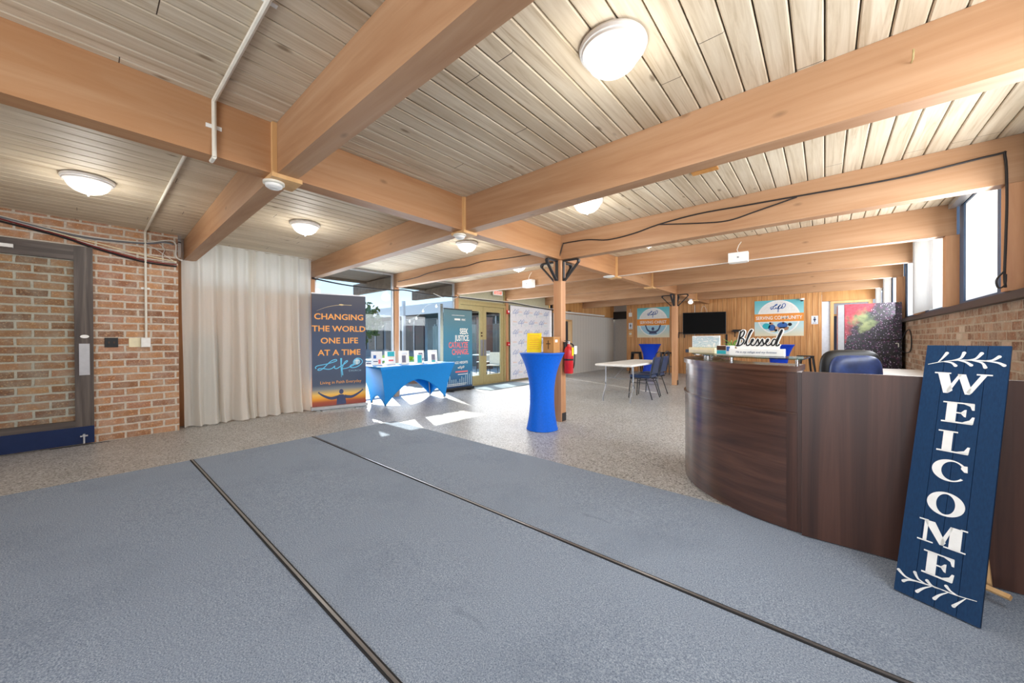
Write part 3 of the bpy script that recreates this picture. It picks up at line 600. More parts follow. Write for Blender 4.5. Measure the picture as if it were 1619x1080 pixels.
cable('beam_cable', [(XG1-.01, yb-.02, 2.42), (-2.9, yb, 2.6), (-2.86, yb, 2.615), (-2.5, yb, 2.6), (-2.2, yb, 2.545), (-1.85, yb, 2.56), (-1.54, yb, 2.61), (-1.1, yb, 2.64), (-.6, yb, 2.625), (-.205, yb, 2.612), (.3, yb, 2.595), (.589, yb, 2.595), (1.0, yb, 2.622), (1.04, yb, 2.6), (1.05, yb, 2.3), (1.045, yb, 1.95), (1.04, yb, 1.7), (1.045, yb, 1.6)], .008, 'cable_black', 'long black cable tacked along the third right beam and down the window post')
cable('beam_cable', [(-1.54, yb, 2.612), (-1.1, yb, 2.535), (-.8, yb, 2.5), (-.55, yb, 2.54), (-.205, yb, 2.605)], .007, 'cable_black', 'lower loop of black cable with white clips on the third right beam')
def on_left(k, x, dz_): f = (x-XG0)/(XW-XG0); return (x, BY[k]+(BL[k]-BY[k])*f-.012, dz_)
cable('beam_cable', [on_left(2, x, z) for x, z in ((-6.9, 2.46), (-6.3, 2.48), (-5.9, 2.53), (-5.3, 2.55), (-4.9, 2.535), (-4.5, 2.57), (-4.0, 2.55), (-3.4, 2.54), (-3.12, 2.55))], .007, 'cable_black', 'black cable draped in waves along the third left beam')
cable('post_cable', [(1.035, yb-.005, 1.72), (1.0, yb-.01, 1.66), (1.01, yb-.01, 1.6), (1.04, yb-.01, 1.62), (1.045, yb-.01, 1.7)], .006, 'cable_black', 'small black loop of cable on the window post by the sill')

# ------------------------------------------------------------------ ceiling lamps
LG = 'dome ceiling lamps'
def dome_proto():
    t = thing('ceiling_lamp', 'x', 'ceiling lamp', (0, 0, 0), 0, LG)
    obj('base_ring', MB().lathe([(.02, 0), (.168, 0), (.172, -.012), (.166, -.026), (.158, -.03), (.156, -.04), (.146, -.046), (.12, -.047), (.02, -.02)], 48), 'white_gloss', t, local=True, smooth=True)
    obj('shade', MB().lathe([(.14, -.046), (.136, -.062), (.118, -.092), (.085, -.118), (.045, -.134), (.012, -.139), (0, -.139)], 48), 'lamp_glass', t, local=True, smooth=True)
    obj('finial', MB().lathe([(0, -.138), (.013, -.14), (.014, -.146), (.006, -.15), (.008, -.156), (0, -.162)], 16), 'aluminium', t, local=True, smooth=True)
    return t
proto = dome_proto()
LAMPS = [((-.84, 1.80), 'large bright dome lamp on the ceiling between the first and second right beams'),
         ((-5.07, .04), 'dome lamp on the brown ceiling near the brick wall at far left'),
         ((-4.99, 1.83), 'dome lamp on the ceiling in front of the ivory curtain'),
         ((-1.98, 3.6), 'dome lamp behind the second right beam, above the curved desk side'),
         ((-2.02, 5.55), 'small dome lamp partly hidden behind the third right beam'),
         ((-4.2, 3.86), 'dome lamp behind the round detector under the second girder joint'),
         ((-4.6, 5.6), 'far dome lamp above the floor in front of the double door')]
for i, ((x, y), lab) in enumerate(LAMPS):
    o = place(proto, i, (x, y, zc(x)-.001), 0, lab)
    pl = bpy.data.lights.new('lamp_light', 'POINT'); po = bpy.data.objects.new('lamp_light', pl); COL.objects.link(po)
    pl.energy = 7; pl.color = (1, .96, .9); pl.shadow_soft_size = .12; po.location = (0, 0, -.26); po.parent = o
# detectors and small fittings under the girder
for i, (x, y, lab) in enumerate(((-3.02, .9, 'white smoke detector under the first girder joint, upper left'), (-3.01, 2.66, 'white smoke detector under the second girder joint'))):
    if i == 0:
        det = thing('smoke_detector', lab, 'detector', (x, y, ZB-.031), 0, 'detectors under the girder')
        obj('base', MB().lathe([(0, 0), (.068, 0), (.068, -.014), (.058, -.018), (0, -.018)], 32), 'off_white', det, local=True, smooth=True)
        obj('cover', MB().lathe([(.054, -.018), (.052, -.034), (.036, -.046), (.016, -.046), (.012, -.042), (0, -.042)], 32), 'white', det, local=True, smooth=True)
    else: place(det, 1, (x, y, ZB-.031), 0, lab)
t = thing('access_point', 'flat white disc under the girder beyond the near post', 'disc', (-3.02, 6.3, ZB-.002))
obj('body', MB().lathe([(0, 0), (.07, 0), (.105, -.012), (.105, -.02), (.06, -.036), (0, -.038)], 32, (-3.02, 6.3, ZB-.001)), 'white', t, smooth=True)
t = thing('bulb_lamp', 'small round white bulb lamp under the far end of the girder', 'lamp', (-3.02, 11.7, ZB-.002))
obj('holder', MB().lathe([(0, 0), (.05, 0), (.05, -.03), (0, -.03)], 20, (-3.02, 11.7, ZB-.001)), 'aluminium', t, smooth=True)
obj('bulb', MB().lathe([(.03, -.03), (.06, -.055), (.07, -.085), (.055, -.12), (.02, -.138), (0, -.14)], 20, (-3.02, 11.7, ZB-.001)), 'lamp_glass', t, smooth=True)
def speaker(c, rz, label, w=.25, h=.14):
    t = thing('speaker', label, 'speaker', c, rz, 'white speakers on the beams')
    m = MB().prism([(-w/2, -h/2), (w/2, -h/2), (w/2, h/2), (-w/2, h/2)], ((0, -.06, 0), X, Z), .001)
    m = MB().prism([(-w/2, .06), (-w/2, -.06), (w/2, -.06), (w/2, .06), (w/3, .1), (-w/3, .1)], ((0, 0, -h/2), X, Y), h)
    obj('cabinet', m, 'white', t, local=True)
    obj('badge', MB().box(-.012, .012, -.062, -.059, -.014, .008), 'steel_grey', t, local=True)
    obj('wire', MB().tube([(0, .02, h/2), (-.02, .02, h/2+.05), (.0, .04, h/2+.12), (.03, .06, h/2+.17)], .006, 6), 'cable_white', t, local=True)
speaker((-.97, 6.31, 2.42), .05, 'white box speaker hanging on the fourth right beam above the television side')
speaker((-4.77, 6.14, 2.40), -.15, 'white box speaker on the fourth left beam near the double door', .27, .15)
cable('beam_conduit', [(-2.9, 6.42, ZB-.008), (-1.5, 6.42, ZB-.008), (.95, 6.42, ZB-.008)], .007, 'cable_white', 'thin white conduit along the bottom edge of the fourth right beam')
# ------------------------------------------------------------------ script wordmark drawn as strokes, unit width
def px(pts): return [((x-118)/672, (430-y)/672) for x, y in pts]
LIFE = [px([(125, 405), (116, 380), (150, 358), (230, 345), (300, 330), (370, 310), (412, 290), (400, 272), (355, 282), (310, 312), (268, 355), (225, 400), (180, 430), (148, 425), (165, 405), (220, 405), (290, 420), (345, 408), (385, 370), (378, 400), (400, 416), (432, 405), (470, 378), (525, 345), (568, 308), (562, 295), (530, 315), (505, 365), (490, 420), (494, 470), (498, 525)]),
        px([(478, 330), (474, 380), (478, 420), (520, 420), (565, 412), (625, 385), (662, 368), (650, 356), (615, 375), (608, 398), (650, 412), (720, 395), (780, 350), (793, 310), (770, 276), (720, 260), (680, 278), (658, 310), (662, 350), (690, 365)])]
def wordmark(m, fr, width, th, depth=.001, d0=0, ys=1.0):
    for st in LIFE: m.stroke([(x*width+.25*(ys-1)*y*width, y*width*ys) for x, y in st], th, fr, depth, d0, sub=3)
    m.stroke([(.385*width, .215*width*ys), (.388*width, .222*width*ys)], th*1.3, fr, depth, d0, False)
def disc(cx, cy, r, n=24, ry=None): return [(cx+r*math.cos(2*PI*k/n), cy+(ry or r)*math.sin(2*PI*k/n)) for k in range(n)]

# ------------------------------------------------------------------ pull-up banners (local x along the width, front faces -y)
t = thing('pullup_banner', 'tall dark banner reading changing the world one life at a time, beside the curtain', 'banner', (-6.56, 2.965, 0), math.radians(75.5), 'pull-up banners by the windows')
W, H = .88, 2.02
obj('cassette', MB().rbox(-W/2-.02, W/2+.02, -.06, .06, .012, .075, .012, 2).box(-.3, -.24, -.13, .13, .0, .012).box(.24, .3, -.13, .13, 0, .012), 'aluminium', t, local=True)
obj('pole', MB().tube([(0, .03, .07), (0, .03, H-.01)], .01, 8), 'aluminium', t, local=True)
fab = obj('fabric', MB().box(-W/2, W/2, -.003, -.001, .075, H), 'print_sunset', t, local=True)
obj('top_rail', MB().box(-W/2, W/2, -.008, .008, H, H+.02), 'aluminium', t, local=True)
F = ((0, -.0035, 0), X, Z)
for s, z in (('CHANGING', 1.585), ('THE WORLD', 1.375), ('ONE LIFE', 1.165), ('AT A TIME', .955)): obj('lettering', MB().text(s, .142, ((0, -.0035, z), X, Z), bold=.018, sx=1.06), 'orange_text', fab, local=True)
obj('lettering', MB().text('Living in Faith Everyday', .072, ((.02, -.0035, .455), X, Z), sx=1.0), 'orange_text', fab, local=True)
m = MB(); wordmark(m, ((-.385, -.0035, .70), X, Z), .76, .014); m.stroke([(.02, .9), (.02, .72), (.025, .56)], [.03, .004], F)
obj('wordmark', m, 'cyan_ink', fab, local=True)
m = MB().prism(disc(.285, .83, .055), F, .0006)
obj('emblem', m, 'sky_ink', fab, local=True)
m = MB().stroke([(.285, .78), (.285, .872)], .014, ((0, -.0042, 0), X, Z), .001, 0, False).stroke([(.25, .845), (.32, .845)], .014, ((0, -.0042, 0), X, Z), .001, 0, False)
obj('cross', m, 'paper', fab, local=True)
obj('lettering', MB().text('CHURCH', .042, ((.25, -.0035, .655), X, Z), space=1.35), 'sky_ink', fab, local=True)
obj('horizon_arc', MB().stroke([(-.36, 1.73), (-.2, 1.8), (0, 1.845), (.2, 1.85)], [.002, .007], F).prism(disc(.03, 1.85, .04, 20, .012), F, .0007), 'pale_gold', fab, local=True)
m = MB()      # printed silhouette with spread arms
m.prism(disc(.02, .305, .036, 20, .044), F, .0006)
m.prism([(-.06, .08), (.1, .08), (.085, .22), (.05, .255), (-.02, .255), (-.05, .22)], F, .0006)
for sg in (-1, 1):
    m.stroke([(.02+sg*.05, .215), (.02+sg*.17, .2), (.02+sg*.28, .25), (.02+sg*.35, .3)], [.06, .022], F, .0006)
    for a in (-.5, 0, .5): m.stroke([(.02+sg*.345, .295), (.02+sg*(.345+.03*math.cos(a+.7)), .295+.035*math.sin(a+.9))], .009, F, .0006, 0, False)
obj('silhouette', m, 'slate_ink', fab, local=True)

t = thing('pullup_banner', 'teal banner reading seek justice catalyze change, between the blue table and the double door', 'banner', (-6.70, 5.86, 0), math.radians(90), 'pull-up banners by the windows')
W, H = .9, 1.94
obj('cassette', MB().rbox(-W/2-.02, W/2+.02, -.06, .06, .012, .075, .012, 2).box(-.3, -.24, -.13, .13, .0, .012).box(.24, .3, -.13, .13, 0, .012), 'black', t, local=True)
obj('pole', MB().tube([(0, .03, .07), (0, .03, H-.01)], .01, 8), 'aluminium', t, local=True)
fab = obj('fabric', MB().box(-W/2, W/2, -.003, -.001, .075, H), 'print_teal', t, local=True)
obj('top_rail', MB().rbox(-W/2, W/2, -.012, .012, H-.005, H+.02, .004, 2), 'black', t, local=True)
L = lambda mb, mat='white_ink', nm='lettering': obj(nm, mb, mat, fab, local=True)
L(MB().text('SEEK', .19, ((.31, -.0035, 1.36), X, Z), 'RIGHT', .028, sx=.66)); L(MB().text('JUSTICE.', .19, ((.36, -.0035, 1.195), X, Z), 'RIGHT', .028, sx=.66))
L(MB().text('CATALYZE', .19, ((.31, -.0035, 1.03), X, Z), 'RIGHT', .028, sx=.66), 'salmon'); L(MB().text('CHANGE.', .19, ((.34, -.0035, .865), X, Z), 'RIGHT', .028, sx=.66), 'salmon')
L(MB().box(-.12, .06, -.0045, -.0035, 1.685, 1.73), nm='rule_line'); L(MB().text('FEBC', .06, ((.1, -.0035, 1.685), X, Z), 'LEFT', .02)); L(MB().box(-.2, .2, -.0045, -.0035, 1.80, 1.808), nm='rule_line')
L(MB().text('CHICAGO HEIGHTS', .086, ((.3, -.0035, .64), X, Z), 'RIGHT', .02, sx=.78)); L(MB().box(-.02, .28, -.0045, -.0035, .375, .39), nm='rule_line')
m = MB(); wordmark(m, ((-.02, -.0035, .53), X, Z), .2, .012); L(m, nm='wordmark')
L(MB().box(-.1, .3, -.0045, -.0035, .43, .465), 'salmon', 'rule_line')
m = MB()
for i in range(14):
    x = -.4+.062*i; h = .12+.6*abs(x+.06)+.04*((i*7) % 3)
    m.box(x, x+.014, -.0045, -.0035, .11, .11+h*.75)
L(m, 'pale_teal', 'bar_pattern')
L(MB().box(-.38, .26, -.0052, -.0046, .155, .165), nm='rule_line'); L(MB().box(-.38, .2, -.0052, -.0046, .12, .13), nm='rule_line'); L(MB().box(-.03, .06, -.0045, -.0035, .8, .804), nm='rule_line')

# ------------------------------------------------------------------ blue covered table with leaflets
def covered_table():
    cx, cy, hx, hy, zt = -6.36, 4.27, .39, .86, .74
    t = thing('covered_table', 'rectangular folding table under a blue stretch cover in front of the tall windows', 'table', (cx, cy, 0))
    fx_, fy = .26, .70            # foot half spacing
    def rim(k, a):                # side k, a in 0..1
        c = [(-1, -1), (1, -1), (1, 1), (-1, 1)]
        p, q = c[k], c[(k+1) % 4]
        return p[0]+(q[0]-p[0])*a, p[1]+(q[1]-p[1])*a
    N = 28
    def f(u, v):
        k = int(min(u*4, 3.9999)); a = u*4-k; rx, ry = rim(k, a)
        long_ = k in (1, 3); arch = (.44 if long_ else .17)*(max(0, 1-abs(2*a-1)**1.7))
        zb = .004+arch
        e = (1-v)
        z = zt-.012-(zt-.012-zb)*v
        g = ((zt-z)/zt)
        ins = 1-(1-g)**1.7
        sx_, sy_ = hx+(fx_-hx)*ins, hy+(fy-hy)*ins
        mid = 1-abs(2*a-1)**2; pull = -.035*mid*math.sin(PI*min(1, g*1.2))
        x, y = cx+rx*(sx_+(pull if long_ else 0)), cy+ry*(sy_+(pull if not long_ else 0))
        return (x, y, z)
    obj('stretch_cover', MB().grid(f, 4*N, 14, True), 'spandex_sky', t, smooth=True, solid=.004)
    obj('tabletop', MB().rbox(cx-hx, cx+hx, cy-hy, cy+hy, zt-.016, zt, .006, 2), 'spandex_sky', t)
    for sy_ in (-1, 1):
        for sx_ in (-1, 1): obj('leg', MB().tube([(cx+sx_*.2, cy+sy_*.6, zt-.02), (cx+sx_*.22, cy+sy_*.64, .3), (cx+sx_*.245, cy+sy_*.68, .006)], .012, 8), 'steel_grey', t)
covered_table()
def holder(x, y, rz, label, front, big=True, w=.2, h=.27):
    t = thing('leaflet_holder', label, 'leaflet holder', (x, y, .7405), rz, 'leaflet holders on the blue table')
    tl = Matrix.Rotation(math.radians(-14), 4, 'X')
    obj('stand', MB().box(-w/2, w/2, 0, .1, 0, .004).merge_box(-w/2, w/2, .0, .004, .004, h, tl).box(-w/2, w/2, -.03, 0, 0, .012), 'white_gloss', t, local=True)
    lf = obj('leaflet', MB().merge_box(-w/2+.008, w/2-.008, -.004, -.001, .014, h-.008, tl), 'paper', t, local=True)
    for mat, items in front.items():
        m = MB()
        for (a, b, c, d_) in items: m.merge_box(-w/2+a*w, -w/2+b*w, -.0055, -.0042, c*h, d_*h, tl)
        o = obj('print', m, mat, lf, local=True)
def merge_box(s, x0, x1, y0, y1, z0, z1, mat):
    b = MB().box(x0, x1, y0, y1, z0, z1); b.xform(mat); me = bpy.data.meshes.new('t'); b.b.to_mesh(me); b.b.free(); s.b.from_mesh(me); bpy.data.meshes.remove(me); return s
MB.merge_box = merge_box
RZ = math.radians(62)
holder(-6.47, 3.62, RZ, 'leaflet holder with a round blue emblem, leftmost on the blue table', {'blue_ink': [(.2, .45, .48, .72)], 'salmon': [(.65, .85, .1, .4)], 'slate_ink': [(.2, .6, .24, .3)]})
holder(-6.43, 3.88, RZ, 'leaflet holder with a solid blue block on its sheet, on the blue table', {'teal_ink': [(.25, .9, .6, .95)], 'salmon': [(.35, .8, .25, .36)], 'pale_orange_ink': [(.25, .9, .53, .59)]})
holder(-6.40, 4.17, RZ, 'plain white leaflet holder at the middle of the blue table', {'pale_blue_ink': [(.3, .8, .8, .83), (.3, .8, .7, .72)]})
holder(-6.22, 4.05, RZ, 'small leaflet holder with grey print in front of the plain white one', {'grey_lilac': [(.1, .9, .2, .9)]}, w=.09, h=.2)
holder(-6.36, 4.50, RZ, 'white leaflet holder with grey lettering behind the small teal one', {'grey_lilac': [(.45, .85, .45, .8), (.5, .95, .2, .4)]})
holder(-6.20, 4.40, RZ, 'small leaflet holder with a teal sheet on the blue table', {'teal_ink': [(.08, .92, .1, .95)]}, w=.1, h=.19)
holder(-6.34, 4.83, RZ, 'white leaflet holder nearest the teal banner on the blue table', {'pale_blue_ink': [(.4, .9, .85, .88)]})
holder(-6.20, 4.74, RZ, 'small leaflet holder with purple print at the right of the blue table', {'grey_lilac': [(.1, .9, .3, .9)], 'teal_ink': [(.1, .9, .1, .28)]}, w=.09, h=.2)
for i, (x, y, r) in enumerate(((-6.1, 3.72, .1), (-6.08, 4.2, -.2), (-6.06, 4.62, .15))):
    m = MB().box(-.1, .1, -.14, .14, 0, .004); m.xform(Matrix.Translation((x, y, .741)) @ Matrix.Rotation(r, 4, 'Z'))
    tag(obj('paper_stack', m, 'paper'), ('flat white papers at the left front of the blue table', 'flat white papers at the middle front of the blue table', 'flat white papers at the right front of the blue table')[i], 'papers', 'papers lying on the blue table')

# ------------------------------------------------------------------ patterned white backdrop
t = thing('backdrop', 'white backdrop wall repeating a blue script wordmark, right of the double door', 'backdrop', (-6.96, 9.2, 0))
obj('sheet', MB().box(-6.965, -6.955, 8.1, 10.2, .05, 2.21), 'backdrop_white', t)
fr_ = MB().tube([(-6.975, 8.1, .02), (-6.975, 8.1, 2.22), (-6.975, 10.2, 2.22), (-6.975, 10.2, .02)], .014, 8)
obj('frame', fr_, 'aluminium', t)
mb1, mb2, mb3 = MB(), MB(), MB()
for r in range(7):
    for c in range(4):
        y = 8.18+c*.52+(.26 if r % 2 else 0); z = 1.98-r*.30
        if y+.26 < 10.2: wordmark(mb1, ((-6.9545, y, z), Y, Z), .27, .0095, ys=2.1)
        y2 = 8.18+c*.52+(0 if r % 2 else .26)
        if y2+.22 < 10.2:
            mb2.text('SERVING', .045, ((-6.9545, y2+.1, z+.05), Y, Z), bold=.02); mb3.box(-6.9545, -6.9537, y2, y2+.2, z-.02, z-.012); mb3.box(-6.9545, -6.9537, y2+.02, y2+.18, z-.05, z-.044)
obj('wordmark', mb1, 'pale_blue_ink', t); obj('printed_pattern', mb2, 'pale_orange_ink', t); obj('rule_lines', mb3, 'pale_teal', t)
# exit sign, strobe, pull station
t = thing('exit_sign', 'lit red exit sign above the double glass door', 'exit sign', (-6.94, 7.52, 2.46), math.radians(78))
obj('housing', MB().rbox(-.16, .16, -.02, .02, 0, .12, .006, 2), 'white', t, local=True)
obj('face', MB().box(-.12, .12, -.022, -.0205, .02, .1), 'exit_glow', t, local=True)
obj('lettering', MB().text('EXIT', .085, ((0, -.0225, .03), X, Z), bold=.03), 'white_ink', t, local=True)
obj('bracket', MB().box(-.02, .02, -.01, .01, .12, .2), 'white', t, local=True)
t = thing('fire_strobe', 'small red alarm strobe high on the post right of the double door', 'alarm', (-6.98, 7.98, 1.96))
obj('body', MB().rbox(-6.989, -6.94, 7.94, 8.03, 1.96, 2.07, .006, 2), 'red', t); obj('lens', MB().rbox(-6.94, -6.92, 7.965, 8.005, 2.0, 2.05, .006, 2), 'white_gloss', t)
t = thing('fire_pull', 'red fire alarm pull station at hand height right of the double door', 'alarm', (-6.98, 7.98, 1.04))
obj('body', MB().rbox(-6.989, -6.93, 7.94, 8.03, 1.04, 1.15, .006, 2), 'red', t); obj('handle', MB().box(-6.93, -6.92, 7.955, 8.015, 1.07, 1.09), 'white', t)

# ------------------------------------------------------------------ cocktail tables
def cocktail(x, y, mat, label, rt=.30, rw=.165, rb=.215, h=1.04):
    t = thing('cocktail_table', label, 'table', (x, y, 0), 0, 'blue covered cocktail tables')
    prof = []
    for i in range(25):
        z = i/24; 
        k = .42
        r = rw+(rb-rw)*((k-z)/k)**2.2 if z < k else rw+(rt-rw)*((z-k)/(1-k))**2.3
        prof.append((r, .004+z*(h-.02)))
    prof += [(rt+.006, h-.012), (rt+.004, h-.002), (rt-.02, h), (0, h)]
    obj('stretch_cover', MB().lathe([(0, .004)]+prof, 64), mat, t, local=True, smooth=True)
    obj('foot_ring', MB().lathe([(rb-.02, 0), (rb-.005, 0), (rb-.005, .004), (rb-.02, .004)], 48), 'black', t, local=True)
    return t
cocktail(-2.93, 4.06, 'spandex', 'bright blue covered cocktail table standing in front of the near post')
cocktail(-4.55, 12.6, 'spandex_dark', 'blue covered cocktail table between two black stools under the christ banner', .355, .2, .25, 1.05)
cocktail(-.97, 12.6, 'spandex_dark', 'blue covered cocktail table behind the curved desk under the community banner', .355, .2, .25, 1.05)
# things on the near cocktail table
t = thing('donation_box', 'small wooden box with a dark cross on the near cocktail table', 'box', (-2.80, 4.10, 1.0405), math.radians(5))
obj('body', MB().box(-.08, .08, -.085, .085, 0, .2), 'box_wood', t, local=True)
obj('lid', MB().box(-.1, .086, -.1, .09, .2, .212), 'box_wood', t, local=True)
obj('cross', MB().box(-.006, .006, -.0875, -.0852, .05, .165).box(-.032, .032, -.0875, -.0852, .115, .127), 'brown_dark', t, local=True)
obj('label_card', MB().box(.0802, .0815, -.045, .02, .14, .175), 'paper', t, local=True)
t = thing('flyer_stand', 'bright yellow flyer in a slanted stand on the near cocktail table', 'flyer', (-3.02, 4.0, 1.0405), math.radians(30))
tl = Matrix.Rotation(math.radians(-12), 4, 'X') @ Matrix.Rotation(math.radians(0), 4, 'Y')
obj('stand', MB().box(-.095, .095, 0, .09, 0, .004).merge_box(-.1, .1, .002, .005, 0, .27, tl), 'white_gloss', t, local=True)
obj('sheet', MB().merge_box(-.1, .1, -.001, .001, .002, .272, tl), 'yellow_paper', t, local=True)
m = MB()
for i in range(7): m.merge_box(-.07+.01*(i % 2), .07-.012*(i % 3), -.0025, -.0012, .05+i*.03, .056+i*.03, tl)
obj('text_lines', m, 'orange', t, local=True)
# extinguisher on the near post
t = thing('fire_extinguisher', 'red fire extinguisher hung on the right face of the near post', 'extinguisher', (-2.865, 4.64, .72))
obj('cylinder', MB().lathe([(0, 0), (.06, 0), (.068, .012), (.068, .33), (.055, .375), (.022, .4), (.02, .43), (0, .43)], 28, (-2.865, 4.64, .72)), 'red', t, smooth=True)
obj('valve', MB().lathe([(0, .43), (.02, .43), (.02, .47), (0, .475)], 14, (-2.865, 4.64, .72)), 'aluminium', t, smooth=True)
obj('lever', MB().box(-2.875, -2.855, 4.54, 4.66, 1.195, 1.203).box(-2.875, -2.855, 4.55, 4.65, 1.172, 1.18), 'black', t)
obj('hose', MB().tube(cat([(-2.865, 4.67, 1.16), (-2.85, 4.74, 1.13), (-2.83, 4.75, 1.0), (-2.81, 4.7, .85), (-2.80, 4.66, .8)], 5), .011, 8), 'black', t, smooth=True)
obj('strap', MB().lathe([(.0685, .19), (.0705, .19), (.0705, .215), (.0685, .215)], 28, (-2.865, 4.64, .72)), 'black', t)
obj('tag', MB().box(-2.81, -2.806, 4.70, 4.78, 1.0, 1.12), 'paper', t); obj('label', MB().prism([(-.5, 0), (.5, 0), (.5, .12), (-.5, .12)], ((-2.7945, 4.64, .98), (0, .05, 0), Z), .001), 'yellow_paper', t)
obj('wall_hook', MB().box(-2.944, -2.925, 4.62, 4.66, 1.05, 1.18), 'dark_iron', t)

# ------------------------------------------------------------------ folding table and padded chairs
t = thing('folding_table', 'white plastic folding table with grey folding legs near the far post', 'table', (-3.05, 7.45, 0))
x0, x1, y0, y1 = -3.42, -2.68, 6.5, 8.42
obj('tabletop', MB().rbox(x0, x1, y0, y1, .70, .745, .018, 3), 'white', t)
for sy_, yy in ((1, y0+.3), (-1, y1-.3)):
    o = -sy_
    for xx in (x0+.09, x1-.09):
        obj('leg', MB().tube(cat([(xx, yy, .7), (xx, yy+.0, .42), (xx, yy+o*.02, .36), (xx, yy+o*-.0-sy_*-.0-.0, .3), (xx, yy+o*.12, .1), (xx, yy+o*.13, .06), (xx, yy+o*.13, .004)], 4), .0135, 8), 'steel_grey', t, smooth=True)
    obj('crossbar', MB().tube([(x0+.09, yy+o*.06, .21), (x1-.09, yy+o*.06, .21)], .008, 6), 'steel_grey', t)
    obj('brace', MB().tube([((x0+x1)/2-.12, yy-o*.02, .45), ((x0+x1)/2, yy-o*.3, .7)], .007, 6).tube([(x0+.09, yy, .45), (x1-.09, yy, .45)], .009, 6), 'steel_grey', t)
def chair_proto():
    t = thing('padded_chair', 'x', 'chair', (0, 0, 0), 0, 'padded chairs at the folding table')     # faces -x
    m = MB().rbox(-.22, .2, -.21, .21, .42, .49, .03, 4)
    obj('seat', m, 'vinyl_navy', t, local=True, smooth=True)
    tl = Matrix.Translation((.2, 0, .47)) @ Matrix.Rotation(math.radians(12), 4, 'Y')
    b = MB().rbox(-.022, .022, -.185, .185, .04, .39, .02, 3); b.xform(tl)
    obj('backrest', b, 'vinyl_navy', t, local=True, smooth=True)
    fr = []
    for s in (-1, 1):
        pass
    loop = [(.018, -.205, -.03), (.018, -.2, .3), (.018, -.19, .4), (.018, -.13, .475), (.018, 0, .5), (.018, .13, .475), (.018, .19, .4), (.018, .2, .3), (.018, .205, -.03)]
    b = MB().tube(cat(loop, 4), .011, 8); b.xform(tl); obj('back_frame', b, 'dark_iron', t, local=True, smooth=True)
    obj('seat_frame', MB().tube([(-.2, -.2, .41), (.2, -.2, .41), (.2, .2, .41), (-.2, .2, .41)], .011, 8, True), 'dark_iron', t, local=True)
    for s in (-1, 1):
        obj('leg', MB().tube(cat([(-.17, s*.2, .41), (-.2, s*.2, .36), (-.23, s*.215, .004)], 4), .0115, 8), 'dark_iron', t, local=True)
        obj('leg', MB().tube(cat([(.1, s*.2, .41), (.14, s*.2, .36), (.255, s*.22, .004)], 4), .0115, 8), 'dark_iron', t, local=True)
        obj('stretcher', MB().tube([(-.19, s*.2, .33), (.145, s*.2, .33)], .007, 6), 'dark_iron', t, local=True)
    return t
cp = chair_proto()
place(cp, 0, (-2.86, 7.56, 0), 0, 'navy padded chair nearest the camera at the folding table')
place(cp, 1, (-2.89, 8.16, 0), 0, 'navy padded chair behind the other one at the folding table')
# metal stools
def stool_proto():
    t = thing('bar_stool', 'x', 'stool', (0, 0, 0), 0, 'black metal bar stools')
    obj('seat', MB().rbox(-.155, .155, -.155, .155, .735, .76, .01, 3).rbox(-.15, .15, -.15, .15, .70, .736, .004, 2), 'black', t, local=True, smooth=True)
    for sx_ in (-1, 1):
        for sy_ in (-1, 1):
            m = MB(); a = Vector((sx_*.125, sy_*.125, .72)); b = Vector((sx_*.2, sy_*.2, .0))
            m.tube([a, b], [.03, .018], 4); obj('leg', m, 'black', t, local=True)
    m = MB()
    k = .125+.075*(.72-.26)/.72
    m.tube([(-k, -k, .26), (k, -k, .26), (k, k, .26), (-k, k, .26)], .011, 6, True); obj('foot_ring', m, 'black', t, local=True)
    return t
sp = stool_proto()
place(sp, 0, (-5.16, 12.95, 0), .2, 'black metal stool left of the far cocktail table, under the restroom plate')
place(sp, 1, (-4.17, 13.15, 0), -.15, 'black metal stool right of the far cocktail table, beside the far post')
place(sp, 1, (-.39, 12.6, 0), .3, 'black metal stool behind the right end of the curved desk')
# ------------------------------------------------------------------ curved reception desk
def arc_solid(m, c, r0, r1, z0, z1, a0, a1, n=48):
    pts = []
    V = []
    for i in range(n+1):
        a = a0+(a1-a0)*i/n; ca, sa = math.cos(a), math.sin(a)
        V.append([m.b.verts.new((c[0]+r*ca, c[1]+r*sa, z)) for r, z in ((r0, z0), (r1, z0), (r1, z1), (r0, z1))])
    for A, B in zip(V, V[1:]):
        for k in range(4): m.b.faces.new((A[k], A[(k+1) % 4], B[(k+1) % 4], B[k]))
    m.b.faces.new(V[0][::-1]); m.b.faces.new(V[-1]); return m
DC = (-.027, 3.873); A0, A1 = math.radians(-95.9), math.radians(-196)
t = thing('reception_desk', 'dark walnut reception desk with a curved front and a straight side panel', 'desk', (-.3, 3.5, 0))
obj('lower_panel', arc_solid(MB(), DC, .96, .988, .012, .742, A0-.05, A1), 'walnut_h', t, smooth=True)
obj('upper_panel', arc_solid(MB(), DC, .955, .982, .757, 1.008, A0-.05, A1), 'walnut_h', t, smooth=True)
obj('ledge_strip', arc_solid(MB(), DC, .95, .998, .742, .757, A0, A1), 'walnut_h', t, smooth=True)
obj('counter_top', arc_solid(MB(), DC, .70, .998, 1.009, 1.046, A0, A1), 'walnut_h', t, smooth=True)
xe, ye = DC[0]+.99*math.cos(A0), DC[1]+.99*math.sin(A0)
m = arc_solid(MB(), DC, .955, .992, .0105, .741, A0, A0-.055, 4); arc_solid(m, DC, .955, .99, .758, 1.008, A0, A0-.055, 4)
m.box(xe-.012, xe+.022, ye+.003, ye+.29, .0105, 1.008)
obj('end_panel', m, 'walnut_v', t)
obj('work_surface', arc_solid(MB(), DC, .35, .95, .72, .745, A0, A1), 'walnut_h', t)
gl = obj('glass_shelf', arc_solid(MB(), DC, .58, .93, 1.082, 1.092, A0+.02, A1+.1), 'shelf_glass', t, smooth=True)
